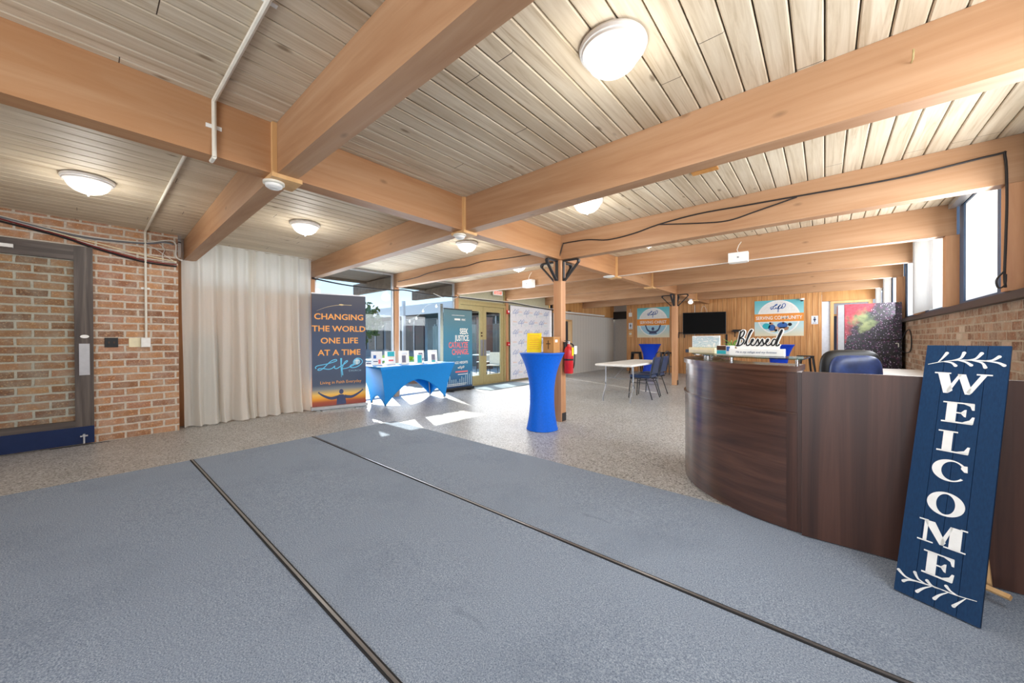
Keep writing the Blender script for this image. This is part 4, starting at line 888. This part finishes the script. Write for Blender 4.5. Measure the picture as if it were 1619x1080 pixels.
for a in (-97.5, -128, -152, -176, -190):
    a = math.radians(a); cx, cy = DC[0]+.83*math.cos(a), DC[1]+.83*math.sin(a)
    obj('standoff', MB().lathe([(0, 1.0465), (.011, 1.0465), (.011, 1.0815), (0, 1.0815)], 16, (cx, cy, 0)), 'chrome', t, smooth=True)
obj('side_panel', MB().box(xe+.024, 1.06, 2.862, 2.89, .0105, 1.016), 'walnut_v', t)
obj('return_surface', MB().box(.1, 1.06, 2.892, 3.45, .72, .745), 'walnut_h', t)
obj('return_leg', MB().box(1.02, 1.05, 2.9, 3.42, .0, .72), 'walnut_v', t)

# ------------------------------------------------------------------ welcome sign
def letters(m, fr):
    o, u, v = (Vector(q) for q in fr)
    def P(poly, bx): m.prism([(bx[0]+x*(bx[1]-bx[0]), bx[2]+y*(bx[3]-bx[2])) for x, y in poly], fr, .0016, .0002)
    def R(x0, x1, y0, y1, bx): P([(x0, y0), (x1, y0), (x1, y1), (x0, y1)], bx)
    def ring(bx, a0, a1, inner, n=44):
        cx, cy, rx, ry = (bx[0]+bx[1])/2, (bx[2]+bx[3])/2, (bx[1]-bx[0])/2, (bx[3]-bx[2])/2
        for i in range(n):
            aa, ab = a0+(a1-a0)*i/n, a0+(a1-a0)*(i+1)/n
            q = []
            for a, k in ((aa, 0), (ab, 0), (ab, 1), (aa, 1)):
                if k == 0: q.append((cx+rx*math.cos(a), cy+ry*math.sin(a)))
                else: q.append((cx+inner[2]*rx+inner[0]*rx*math.cos(a), cy+inner[1]*ry*math.sin(a)))
            m.prism(q, fr, .0016, .0002)
    W_ = (.040, .222, .979, 1.081)
    R(0, .3, .94, 1, W_); R(.74, 1, .94, 1, W_)
    P([(.06, .97), (.26, .97), (.36, .14), (.28, 0), (.2, 0)], W_); P([(.28, 0), (.24, .12), (.44, .95), (.5, .95), (.32, .12)], W_)
    P([(.42, .95), (.56, .95), (.7, .14), (.66, 0), (.58, 0)], W_); P([(.66, 0), (.6, .1), (.82, .97), (.92, .97), (.7, .1)], W_)
    for bx in ((.081, .184, .838, .938), (.081, .180, .128, .230)):
        R(.13, .44, .03, .97, bx); R(0, .95, .94, 1, bx); R(0, .95, 0, .07, bx); P([(.62, .95), (.96, .98), (.97, .68), (.9, .68), (.84, .85)], bx)
        P([(.6, .04), (.97, .02), (1, .36), (.93, .36), (.86, .2)], bx); R(.44, .7, .47, .53, bx); P([(.56, .5), (.68, .66), (.74, .68), (.74, .32), (.68, .34)], bx)
    bx = (.078, .181, .697, .797)
    R(.16, .46, .03, .97, bx); R(0, .6, .94, 1, bx); R(0, .96, 0, .07, bx); P([(.56, .05), (.97, .02), (1, .36), (.93, .36), (.84, .16)], bx)
    bx = (.072, .184, .562, .662); ring(bx, math.radians(38), math.radians(322), (.62, .86, .16)); P([(.82, .82), (.97, .84), (.99, .55), (.9, .55), (.8, .68)], bx)
    ring((.070, .188, .402, .510), 0, 2*PI, (.5, .85, 0))
    bx = (.054, .204, .266, .366)
    R(0, .2, .94, 1, bx); R(0, .34, 0, .06, bx); R(.12, .2, .03, .97, bx); P([(.1, .97), (.34, .97), (.6, .2), (.55, .05), (.48, .05)], bx)
    P([(.5, .05), (.55, .05), (.72, .95), (.66, .97), (.5, .28)], bx); R(.66, .9, .03, .97, bx); R(.86, 1, .94, 1, bx); R(.56, 1, 0, .06, bx)
    return m
def sprigs(m, m_b, fr):
    def leaf(a, b, c, w):
        m.stroke([a, b, c], [.002, w], fr, .0016, .0002); m.prism(disc(c[0], c[1], w/2, 14), fr, .0016, .0002)
    m.stroke([(.012, 1.119), (.07, 1.138), (.13, 1.147), (.2, 1.146)], [.002, .006], fr, .0016, .0002)
    for a, b, c in (((.045, 1.13), (.06, 1.155), (.072, 1.18)), ((.09, 1.143), (.118, 1.155), (.128, 1.183)), ((.135, 1.147), (.165, 1.155), (.182, 1.182)), ((.19, 1.147), (.215, 1.15), (.234, 1.168)),
                    ((.06, 1.136), (.09, 1.132), (.105, 1.118)), ((.105, 1.146), (.135, 1.138), (.154, 1.123)), ((.15, 1.147), (.185, 1.137), (.197, 1.115)), ((.19, 1.146), (.23, 1.14), (.25, 1.128))): leaf(a, b, c, .013)
    m = m_b
    m.stroke([(.249, .098), (.19, .088), (.13, .085), (.06, .075)], [.002, .006], fr, .0016, .0002)
    for a, b, c in (((.2, .088), (.175, .095), (.161, .108)), ((.15, .086), (.12, .085), (.103, .098)), ((.1, .082), (.075, .09), (.062, .112)), ((.07, .077), (.035, .076), (.008, .095)),
                    ((.22, .092), (.2, .06), (.188, .04)), ((.17, .087), (.145, .06), (.131, .036)), ((.12, .083), (.095, .06), (.076, .034)), ((.08, .078), (.045, .068), (.028, .054))): leaf(a, b, c, .012)
t = thing('welcome_sign', 'tall narrow navy board reading welcome, leaning back in front of the desk side panel', 'sign', (.2544, 2.5266, .009), math.atan2(-.4358, .9))
ti = math.radians(16.5); FR = ((0, 0, .003), X, (0, math.sin(ti), math.cos(ti)))
m = MB()
for a, b in ((0, .0653), (.067, .1313), (.133, .1973), (.199, .264)): m.prism([(a, 0), (b, 0), (b, 1.22), (a, 1.22)], FR, .012, -.012)
bo = obj('board', m, 'sign_blue', t, local=True); obj('backing', MB().prism([(0, 0), (.264, 0), (.264, 1.22), (0, 1.22)], FR, .004, -.0161), 'black', t, local=True)
m = MB(); letters(m, FR); obj('lettering', m, 'paper', bo, local=True)
m, m2 = MB(), MB(); sprigs(m, m2, FR); obj('sprig', m, 'paper', bo, local=True); obj('sprig', m2, 'paper', bo, local=True)
obj('easel_leg', MB().tube([(.14, .29, .93), (.2, .36, .02)], .012, 6).tube([(.1, .33, .05), (.275, .3, .05)], .014, 4), 'trim_wood', t, local=True)

# ------------------------------------------------------------------ things on the desk
zt = 1.0925
t = thing('word_block', 'white block with the black script word blessed standing on the desk shelf', 'ornament', (-.385, 3.235, zt), math.radians(-8))
bw = .35
obj('base', MB().rbox(-bw/2, bw/2, -.02, .02, 0, .052, .002, 2), 'white', t, local=True)
m = MB(); rnd = random.Random(2); x = -.135
m.text('He is my refuge and my fortress', .021, ((0, -.0212, .02), X, Z), shear=.35, sx=.95)
obj('small_lettering', m, 'slate_ink', t, local=True)
# script strokes: unit height 1 for capitals
BL_ = [[(.22, .95), (.14, .4), (.06, -.02)], [(.0, .02), (.1, .3), (.2, .78), (.36, .98), (.44, .88), (.34, .62), (.18, .5), (.36, .46), (.4, .28), (.24, .06), (.0, .0), (-.06, .03)],
       [(.42, .1), (.56, .35), (.78, .85), (.86, .98), (.82, 1.0), (.7, .8), (.56, .3), (.56, .06), (.66, .04), (.78, .16)],
       [(.78, .16), (.9, .3), (.94, .42), (.86, .4), (.8, .2), (.86, .04), (1.0, .08), (1.1, .24)],
       [(1.1, .24), (1.2, .44), (1.22, .28), (1.26, .1), (1.14, .02), (1.1, .06)], [(1.22, .06), (1.34, .24)],
       [(1.34, .24), (1.44, .44), (1.46, .28), (1.5, .1), (1.38, .02), (1.34, .06)], [(1.48, .08), (1.6, .2)],
       [(1.6, .18), (1.72, .3), (1.76, .42), (1.68, .4), (1.62, .2), (1.68, .04), (1.82, .08), (1.92, .2)],
       [(2.14, .38), (2.04, .42), (1.92, .2), (1.96, .04), (2.08, .12), (2.2, .42), (2.4, .92), (2.46, .98), (2.44, .86), (2.26, .4), (2.16, .06), (2.26, .04), (2.34, .14)]]
sc = .118
m1, m2 = MB(), MB(); FW = ((-.125, .004, .072), X, Z)
for st in BL_:
    q = [(a*sc*.98, b*sc) for a, b in st]
    m1.stroke(q, .021, FW, .008); m2.stroke(q, .0085, FW, .002, .0082)
m1.prism([(-.0, -.02), (.27, -.02), (.27, .012), (-.0, .012)], FW, .007)
obj('script_backing', m1, 'white', t, local=True); obj('script_lettering', m2, 'black_ink', t, local=True)
t = thing('tissue_box', 'small printed box with a dark top half beside the blessed block', 'box', (-.60, 3.33, zt), math.radians(-20))
obj('body', MB().rbox(-.055, .055, -.03, .03, 0, .072, .002, 2), 'white', t, local=True)
obj('print', MB().box(-.054, .02, -.0312, -.0302, .036, .071), 'brown_dark', t, local=True); obj('print', MB().box(-.054, .02, -.0312, -.0302, .006, .034), 'teal_ink', t, local=True); obj('print', MB().box(.024, .05, -.0312, -.0302, .03, .066), 'blue_ink', t, local=True)
t = thing('display_tray', 'wavy white veined display case standing at the left end of the desk shelf', 'display case', (-.80, 3.56, zt), math.radians(-33))
obj('back_panel', MB().rbox(-.15, .15, .0, .012, .05, .148, .005, 2), 'veined', t, local=True)
obj('rim', MB().tube([(-.152, .006, .05), (-.152, .006, .15), (.152, .006, .15), (.152, .006, .05)], .004, 6), 'white_gloss', t, local=True)
obj('tray', MB().rbox(-.14, .15, -.05, .012, .0, .05, .004, 2), 'cream', t, local=True)
obj('card_row', MB().box(-.12, .13, -.056, -.0505, .012, .032), 'card_box', t, local=True)
tag(obj('gift_box', MB().rbox(-.99, -.93, 3.66, 3.72, zt, zt+.03, .002, 2), 'door_blue'), 'tiny dark blue box at the far left end of the desk shelf', 'box')
t = thing('potted_plant', 'small spiky potted plant behind the display case on the desk', 'plant', (-.59, 3.52, zt))
obj('pot', MB().lathe([(0, 0), (.028, 0), (.034, .05), (.028, .05), (0, .045)], 20, (-.59, 3.52, zt)), 'dark_glass', t, smooth=True)
m = MB(); rnd = random.Random(5)
for i in range(18):
    a = rnd.uniform(0, 6.28); r = rnd.uniform(.03, .09); h = rnd.uniform(.04, .09); b0 = Vector((-.59, 3.52, zt+.045))
    m.tube([b0, b0+Vector((r*.4*math.cos(a), r*.4*math.sin(a), h*.7)), b0+Vector((r*math.cos(a), r*math.sin(a), h))], [.004, .0035, .0008], 4)
obj('leaves', m, 'foliage', t)

# ------------------------------------------------------------------ office chair behind the desk
t = thing('office_chair', 'navy and black leather executive chair behind the desk side panel', 'chair', (.22, 5.3, 0), math.radians(14))
def padded(w, h, d, x=0, y=0, z=0, n=24, bul=.35):
    def f(u, v):
        a = u*2*PI; b = (v-.5)*PI
        def se(c, p): return math.copysign(abs(c)**p, c)
        return (x+w/2*se(math.cos(a), .45)*se(math.cos(b), .5), y+d/2*se(math.sin(b), .8), z+h/2*se(math.sin(a), .45)*se(math.cos(b), .5))
    return MB().grid(f, 40, n, True)
obj('back_shell', padded(.52, .68, .14, 0, .05, .755), 'black', t, local=True, smooth=True)
obj('back_cushion', padded(.43, .6, .13, .02, -.03, .74), 'leather', t, local=True, smooth=True)
obj('seat', padded(.52, .14, .52, 0, -.25, .44), 'leather', t, local=True, smooth=True)
for s in (-1, 1): obj('armrest', MB().tube(cat([(s*.27, -.02, .44), (s*.31, -.05, .6), (s*.31, -.2, .64), (s*.3, -.4, .63)], 5), .025, 8), 'black', t, local=True, smooth=True)
obj('gas_lift', MB().tube([(0, -.22, .09), (0, -.22, .37)], .028, 12), 'dark_iron', t, local=True)
for k in range(5):
    a = k*2*PI/5+.3; obj('base_arm', MB().tube([(0, -.22, .1), (.29*math.cos(a), -.22+.29*math.sin(a), .075)], [.03, .018], 8), 'black', t, local=True)
    obj('caster', MB().tube([(.29*math.cos(a)-.02*math.sin(a), -.22+.29*math.sin(a)+.02*math.cos(a), .032), (.29*math.cos(a)+.02*math.sin(a), -.22+.29*math.sin(a)-.02*math.cos(a), .032)], .032, 14), 'rubber', t, local=True)
# white table along the right wall
t = thing('long_table', 'white topped table along the brick wall behind the office chair', 'table', (.72, 6.9, 0))
obj('tabletop', MB().rbox(.42, 1.05, 5.9, 7.85, .725, .76, .008, 2), 'counter_white', t)
for xx in (.48, .99):
    for yy in (6.0, 7.75): obj('leg', MB().tube([(xx, yy, .0), (xx, yy, .724)], .016, 8), 'steel_grey', t)
# cooler cabinet with a fruit picture
t = thing('cooler_cabinet', 'tall cabinet wrapped in a dark berry picture against the brick wall', 'cabinet', (.70, 10.1, 0))
obj('body', MB().rbox(.3, 1.085, 9.8, 10.5, .05, 1.885, .006, 2), 'black_gloss', t)
f0 = MB().box(-.39, .39, -.004, 0, 1.19, 1.885).box(-.39, .39, -.004, 0, .1, 1.175)
f0.xform(Matrix.Translation((.695, 9.797, 0)) @ Matrix.Identity(4))
pf = obj('picture', f0, 'fruit_print', t)
obj('edge_trim', MB().box(.205, .298, 9.79, 9.82, .05, 1.88), 'gasket', t)
obj('side_picture', MB().box(.2, .204, 9.82, 10.5, .05, 1.88), 'fruit_print', t)
obj('side_panel', MB().box(.2045, .2985, 9.822, 10.5, .05, 1.88), 'black', t)
obj('handle', MB().tube([(1.04, 9.77, 1.05), (1.04, 9.77, 1.12), (1.0, 9.77, 1.12)], .008, 6), 'paper', t)
for xx in (.35, 1.03):
    for yy in (9.9, 10.4): obj('foot', MB().tube([(xx, yy, 0), (xx, yy, .049)], .02, 8), 'rubber', t)
cable('cooler_cable', [(1.06, 9.75, 1.1), (1.1, 9.6, 1.3), (1.12, 9.3, 1.36), (1.12, 9.1, 1.2), (1.12, 9.2, 1.0), (1.1, 9.6, .96), (1.05, 9.76, 1.02)], .009, 'cable_black', 'black looped cable hanging on the brick beside the berry cabinet')

# ------------------------------------------------------------------ television and banners on the panelled wall
t = thing('television', 'black flat television on a swivel arm on the panelled wall', 'television', (-3.0, 13.2, 1.37), math.radians(16))
hs_ = obj('housing', MB().rbox(-.63, .63, .0, .045, 0, .72, .008, 2), 'black', t, local=True)
obj('screen', MB().box(-.615, .615, -.002, -.0005, .02, .705), 'screen', hs_, local=True)
obj('wall_arm', MB().box(-.05, .05, .046, .49, .3, .42).box(-.2, .2, .046, .07, .15, .55), 'black', t, local=True)
tag(obj('wall_cable_channel', MB().box(-2.47, -2.41, YB-.02, YB-.001, .0, 1.36), 'black'), 'vertical black cable channel on the panelled wall below the television', 'cable channel')
def shelf(x, z, label):
    t = thing('bracket_shelf', label, 'shelf', (x, YB-.09, z), 0, 'small black shelves beside the television')
    obj('board', MB().box(x-.17, x+.17, YB-.2, YB-.001, z, z+.025), 'black', t)
    for s in (-1, 1): obj('bracket', MB().box(x+s*.1-.01, x+s*.1+.01, YB-.03, YB-.001, z-.17, z-.001).box(x+s*.1-.01, x+s*.1+.01, YB-.15, YB-.03, z-.025, z-.001), 'black', t)
    return t
shelf(-3.83, 1.42, 'small black bracket shelf left of the television')
shelf(-2.1, 1.44, 'small black bracket shelf right of the television, above the cable')
tag(obj('media_box', MB().rbox(-2.24, -1.98, YB-.19, YB-.05, 1.467, 1.51, .004, 2), 'black'), 'black box on the shelf right of the television', 'media box')
cable('tv_cable', [(-3.2, YB-.02, 2.12), (-3.18, YB-.02, 2.25), (-3.12, YB-.02, 2.33), (-3.06, YB-.02, 2.26), (-3.02, YB-.02, 2.12)], .006, 'cable_white', 'thin white wire looping above the television')
cable('tv_cable', [(-3.4, YB-.015, .1), (-3.4, YB-.015, 2.38)], .012, 'cable_white', 'straight pale conduit rising behind the television')
def wall_banner(x0, x1, z0, z1, title, label, community):
    cx, cz = (x0+x1)/2, (z0+z1)/2; w, h = x1-x0, z1-z0
    t = thing('wall_banner', label, 'banner', (cx, YB-.006, cz), 0, 'banners on the panelled wall')
    sh = obj('sheet', MB().box(-w/2, w/2, 0, .004, -h/2, h/2), 'print_wave', t, local=True)
    F1 = lambda d: ((0, -d, 0), X, Z)
    m = MB().prism(disc(0, .02, .53, 56, .52), F1(.001), .001); obj('ring', m, 'paper', sh, local=True)
    R_ = .49; a0 = math.asin(.14/R_)
    top = [(R_*math.cos(a), .02+R_*math.sin(a)) for a in [a0+(PI-2*a0)*k/40 for k in range(41)]]
    bot = [(R_*math.cos(a), .02+R_*math.sin(a)) for a in [PI+a0+(PI-2*a0)*k/40 for k in range(41)]]
    obj('upper_disc', MB().prism(top, F1(.0022), .001), 'white', sh, local=True)
    obj('lower_disc', MB().prism(bot, F1(.0022), .001), 'sky_ink' if not community else 'pale_teal', sh, local=True)
    obj('band', MB().box(-w/2, w/2, -.0034, -.0024, -.105, .135), 'orange', sh, local=True)
    obj('lettering', MB().text(title, .15, ((0, -.0036, -.04), X, Z), sx=.74 if community else .86, bold=.012), 'white_ink', sh, local=True)
    m = MB(); wordmark(m, ((-.2, -.0036, .27), X, Z), .36, .02, ys=1.8); obj('wordmark', m, 'blue_ink', sh, local=True)
    FF = F1(.0036)
    if not community:
        m = MB().prism(disc(0, -.235, .05, 20, .06), FF, .0006).prism([(-.15, -.42), (.15, -.42), (.1, -.31), (-.1, -.31)], FF, .0006)
        for s in (-1, 1): m.stroke([(s*.09, -.35), (s*.2, -.27), (s*.26, -.13)], [.07, .035], FF, .0006); m.prism(disc(s*.265, -.12, .025, 12, .035), FF, .0006)
        obj('silhouette', m, 'slate_ink', sh, local=True)
    else:
        for mat, polys in {'teal_ink': [disc(-.3, -.24, .1, 20, .09)], 'blue_ink': [disc(-.16, -.29, .09, 20, .1), disc(.1, -.22, .13, 20, .09)], 'skin_ink': [disc(-.17, -.17, .045, 16), disc(.12, -.14, .03, 16), disc(-.05, -.3, .05, 16)], 'brown_ink': [[(0, -.42), (.24, -.36), (.26, -.27), (.0, -.28)]], 'black_ink': [disc(-.2, -.15, .03, 14), disc(-.06, -.37, .04, 14), disc(.28, -.2, .05, 16)], 'pale_gold': [[(-.2, -.42), (-.08, -.42), (-.08, -.38), (-.2, -.38)]]}.items():
            m = MB()
            for p_ in polys: m.prism(p_, FF, .0006)
            obj('picture', m, mat, sh, local=True)
wall_banner(-5.42, -4.24, 1.275, 2.385, 'SERVING CHRIST', 'round picture banner with a person raising both arms, left of the far post', False)
wall_banner(-1.67, -.46, 1.295, 2.385, 'SERVING COMMUNITY', 'round picture banner with people in blue shirts, right of the television', True)
def plate(x, z, label):
    t = thing('restroom_plate', label, 'sign', (x, YB-.005, z), 0, 'restroom plates on the panelled wall')
    pp = obj('plate', MB().box(-.075, .075, 0, .005, 0, .24), 'hall_white', t, local=True)
    m = MB().prism(disc(0, .19, .018, 14), ((0, -.0005, 0), X, Z), .001).prism([(-.02, .165), (.02, .165), (.035, .11), (.014, .115), (.01, .06), (-.01, .06), (-.014, .115), (-.035, .11)], ((0, -.0005, 0), X, Z), .001).box(-.045, .045, -.0015, -.0005, .025, .035)
    obj('symbol', m, 'door_blue', pp, local=True)
plate(-5.68, 1.6, 'white restroom plate on the panelling left of the christ banner')
plate(-.215, 1.63, 'white restroom plate on the panelling by the bright doorway')
t = thing('door_chime', 'small white box on the panelling above the left restroom plate', 'wall box', (-5.68, YB-.02, 2.08)); obj('cover', MB().rbox(-5.74, -5.62, YB-.04, YB-.001, 2.08, 2.23, .006, 2), 'white', t); obj('wire', MB().tube([(-5.68, YB-.012, 2.23), (-5.68, YB-.012, 2.38)], .006, 6), 'white', t)
t = thing('thermostat', 'small grey dial on the panelling below the left restroom plate', 'thermostat', (-5.68, YB-.02, 1.36)); obj('dial', MB().tube([(-5.68, YB-.03, 1.42), (-5.68, YB-.001, 1.42)], .045, 20), 'off_white', t); obj('plate', MB().box(-5.75, -5.61, YB-.008, YB-.0005, 1.3, 1.54), 'trim_wood', t)
t = thing('security_camera', 'small white dome camera over the corner of the community banner', 'camera', (-.5, YB-.08, 2.32)); obj('base', MB().lathe([(0, .07), (.06, .07), (.06, .03), (.05, .02), (0, .02)], 20, (-.5, YB-.09, 2.315)), 'white', t, smooth=True); obj('lens_dome', MB().lathe([(.045, .02), (.03, -.01), (0, -.02)], 20, (-.5, YB-.09, 2.315)), 'black_gloss', t, smooth=True)

# ------------------------------------------------------------------ carpet runners
def runner(y0, y1, label, seed):
    rnd = random.Random(seed)
    def f(u, v):
        x = -4.905+(6.0)*u; y = y0+(y1-y0)*v
        z = .007+.002*math.sin(x*2.1+seed)*math.sin(y*3.3+seed*2)*(1 if seed else 0)**1
        return (x, y, z)
    m = MB().grid(f, 60, 20)
    m.b.faces.ensure_lookup_table(); e = bmesh.ops.extrude_face_region(m.b, geom=m.b.faces[:])
    for v in [q for q in e['geom'] if isinstance(q, bmesh.types.BMVert)]: v.co.z = .0005
    tag(obj('carpet_runner', m, 'carpet', smooth=True), label, 'carpet', 'blue grey carpet runners')
runner(1.885, 3.02, 'blue grey carpet runner farthest from the camera, reaching under the curved desk', 1)
runner(.725, 1.855, 'blue grey carpet runner in the middle, between the two dark seams', 2)
runner(-1.6, .695, 'blue grey carpet runner nearest the camera in the left foreground', 3)
def strip(y, label, w=.012):
    t = thing('seam_strip', label, 'seam strip', (-1.9, y, .0), 0, 'dark strips between the carpets')
    obj('channel', MB().box(-4.9, 1.08, y-.014, y+.014, .0005, .0105), 'rubber', t); obj('rib', MB().box(-4.9, 1.08, y-.006, y+.006, .0106, .0125), 'strip_grey', t)
strip(.71, 'dark rubber strip between the near and middle carpet runners')
strip(1.87, 'dark rubber strip between the middle and far carpet runners')
# ------------------------------------------------------------------ patio outside the left windows
struct('patio', MB().box(-40, -7.3, -14, 30, -.16, -.06), 'concrete')
m = MB()
for i in range(40): m.box(-16.0+i*.19, -16.0+i*.19+.18, 12.2, 12.23, -.05, 1.95)
t = thing('wooden_fence', 'grey vertical board fence across the patio beyond the tall windows', 'fence', (-11.5, 12.2, -.06))
obj('boards', m, 'fence_wood', t)
for x in (-15.9, -13.2, -10.5, -8.5): obj('post', MB().box(x-.06, x+.06, 12.24, 12.36, -.06, 2.05), 'fence_wood', t)
# low wing across the patio
t = thing('opposite_wing', 'grey flat roofed wing with dark windows beyond the patio', 'building', (-20, 13.5, -.06))
obj('walls', MB().box(-34, -9.3, 14.5, 20, -.06, 2.6), 'grey_bldg', t)
obj('roof', MB().box(-34.4, -9.0, 13.2, 20.4, 2.9, 3.3), 'grey_bldg', t); obj('fascia', MB().box(-34.4, -9.0, 13.1, 13.19, 2.75, 3.35), 'aluminium', t)
for i in range(9):
    x = -32+i*2.5; w = obj('window', MB().box(x, x+2.1, 14.44, 14.49, .5, 2.5), 'dark_glass', t); obj('mullion', MB().box(x+1.02, x+1.1, 14.4, 14.439, .5, 2.5), 'aluminium', w)
def far_post(x, y, label):
    tag(obj('patio_post', MB().box(x-.05, x+.05, y-.05, y+.05, -.059, 2.75 if x < -9 else 2.3), 'aluminium'), label, 'post', 'slim patio posts')
far_post(-12.6, 8.2, 'slim pale post on the patio left of the window mullion'); far_post(-8.8, 7.0, 'slim pale post on the patio right of the window mullion')
# trees and shrubs
def foliage(name, c, r, label, cat_, mat, n=260, seed=1, group=None, trunk=True, leaf=.16):
    rnd = random.Random(seed); t = thing(name, label, cat_, (c[0], c[1], -.06), 0, group); m = MB()
    for i in range(n):
        v = Vector((rnd.gauss(0, 1), rnd.gauss(0, 1), rnd.gauss(0, 1))).normalized()*rnd.uniform(.55, 1.0)
        p = Vector((c[0]+v.x*r[0], c[1]+v.y*r[1], c[2]+v.z*r[2])); a = Vector((rnd.gauss(0, 1), rnd.gauss(0, 1), rnd.gauss(0, 1))).normalized(); b = a.orthogonal().normalized(); s = leaf*rnd.uniform(.6, 1.3)
        q = [p-a*s, p+b*s*.5, p+a*s, p-b*s*.5]; vs = [m.b.verts.new(x) for x in q]; m.b.faces.new(vs)
    obj('leaves', m, mat, t, smooth=None)
    obj('trunk', MB().tube([(c[0], c[1], -.06), (c[0], c[1], c[2])], .06 if trunk else .02, 8), 'brown_dark', t)
foliage('tree', (-18.4, 9.0, 2.1), (1.8, 1.4, 1.3), 'dark leafy tree beyond the patio behind the dark banner', 'tree', 'foliage_dark', 500, 1)
foliage('shrub', (-12.8, 11.3, .9), (.5, .4, .7), 'green climbing shrub against the patio fence', 'shrub', 'foliage', 300, 2, leaf=.09)
t = thing('planter', 'low brick planter with lime green plants outside behind the blue table', 'planter', (-10.0, 6.0, -.06))
obj('box', MB().box(-11.2, -8.7, 5.9, 6.4, -.06, .5), 'brick_planter', t); obj('soil', MB().box(-11.1, -8.8, 5.98, 6.32, .5, .51), 'brown_dark', t)
rnd = random.Random(4); m = MB()
for i in range(220):
    p = Vector((rnd.uniform(-11.1, -8.8), rnd.uniform(6, 6.3), rnd.uniform(.52, .72))); a = Vector((rnd.gauss(0, 1), rnd.gauss(0, 1), rnd.gauss(0, .6))).normalized(); b = a.orthogonal().normalized()
    m.b.faces.new([m.b.verts.new(q) for q in (p-a*.07, p+b*.035, p+a*.07, p-b*.035)])
obj('plants', m, 'lime', t, smooth=None)
# outdoor tables and chairs seen through the door and windows
def patio_table(x, y, label):
    t = thing('patio_table', label, 'table', (x, y, -.06), 0, 'round patio tables outside the glass')
    obj('top', MB().lathe([(0, .72), (.38, .72), (.38, .75), (0, .75)], 28), 'white', t, local=True); obj('stem', MB().tube([(0, 0, .02), (0, 0, .72)], .03, 8), 'black', t, local=True); obj('base', MB().lathe([(0, 0), (.24, 0), (.2, .02), (0, .03)], 20), 'black', t, local=True)
patio_table(-9.4, 5.35, 'round white patio table outside the first tall window'); patio_table(-9.3, 9.3, 'round white patio table outside the double door')
def patio_chair(x, y, r, label):
    t = thing('patio_chair', label, 'chair', (x, y, -.06), r, 'white patio chairs outside the glass')
    obj('seat', MB().rbox(-.2, .2, -.2, .2, .42, .45, .01, 2), 'white', t, local=True); obj('backrest', MB().rbox(-.2, .2, .18, .21, .46, .85, .01, 2), 'white', t, local=True)
    for a in (-1, 1):
        for b in (-1, 1): obj('leg', MB().tube([(a*.17, b*.17, .42), (a*.2, b*.2, 0)], .012, 6), 'dark_iron', t, local=True)
patio_chair(-8.4, 8.9, .5, 'white patio chair nearest the double door'); patio_chair(-9.9, 9.9, -1.2, 'white patio chair beyond the patio table outside the double door'); patio_chair(-9.8, 8.6, 2.3, 'white patio chair left of the patio table outside the double door')
tag(obj('stone_pillar', MB().box(-11.6, -11.1, 11.2, 11.7, -.059, 2.2), 'brick_planter'), 'brick pillar on the patio seen between the teal banner and the door', 'pillar')
t = thing('glass_screen', 'tall glass wind screen on the patio outside the second window', 'screen', (-8.6, 7.9, -.06))
obj('pane', MB().box(-9.9, -8.0, 7.9, 7.91, 0, 1.85), 'glass', t); obj('frame', MB().box(-9.9, -8.0, 7.89, 7.92, -.059, -.001), 'aluminium', t)
# string lights under the eave
t = thing('string_lights', 'festoon of white bulbs strung across the patio', 'string lights', (-10, 7, 2.1))
P = cat([(-13.5, 8.6, 2.25), (-12.0, 8.0, 1.98), (-10.5, 7.4, 2.05), (-8.85, 6.7, 2.28), (-8.3, 7.6, 2.05), (-7.8, 8.4, 2.15)], 6)
obj('cord', MB().tube(P, .006, 5), 'white', t)
for i in range(3, len(P), 4): obj('bulb', MB().lathe([(.012, 0), (.014, -.03), (.032, -.06), (.026, -.09), (0, -.1)], 12, tuple(P[i])), 'lamp_glass', t, smooth=True)

# small fittings on the beams
tag(obj('screw_hook', MB().tube(cat([(.325, 2.655, 2.575), (.325, 2.62, 2.575), (.325, 2.6, 2.59), (.325, 2.605, 2.61)], 4), .004, 6), 'gold_frame'), 'small brass hook screwed into the second right beam near the windows', 'hook')
tag(obj('wood_scrap', MB().box(-.93, -.72, 3.62, 3.70, ZC-.012, ZC-.0005), 'box_wood'), 'short orange wood scrap fixed to the ceiling between the second and third right beams', 'wood scrap')
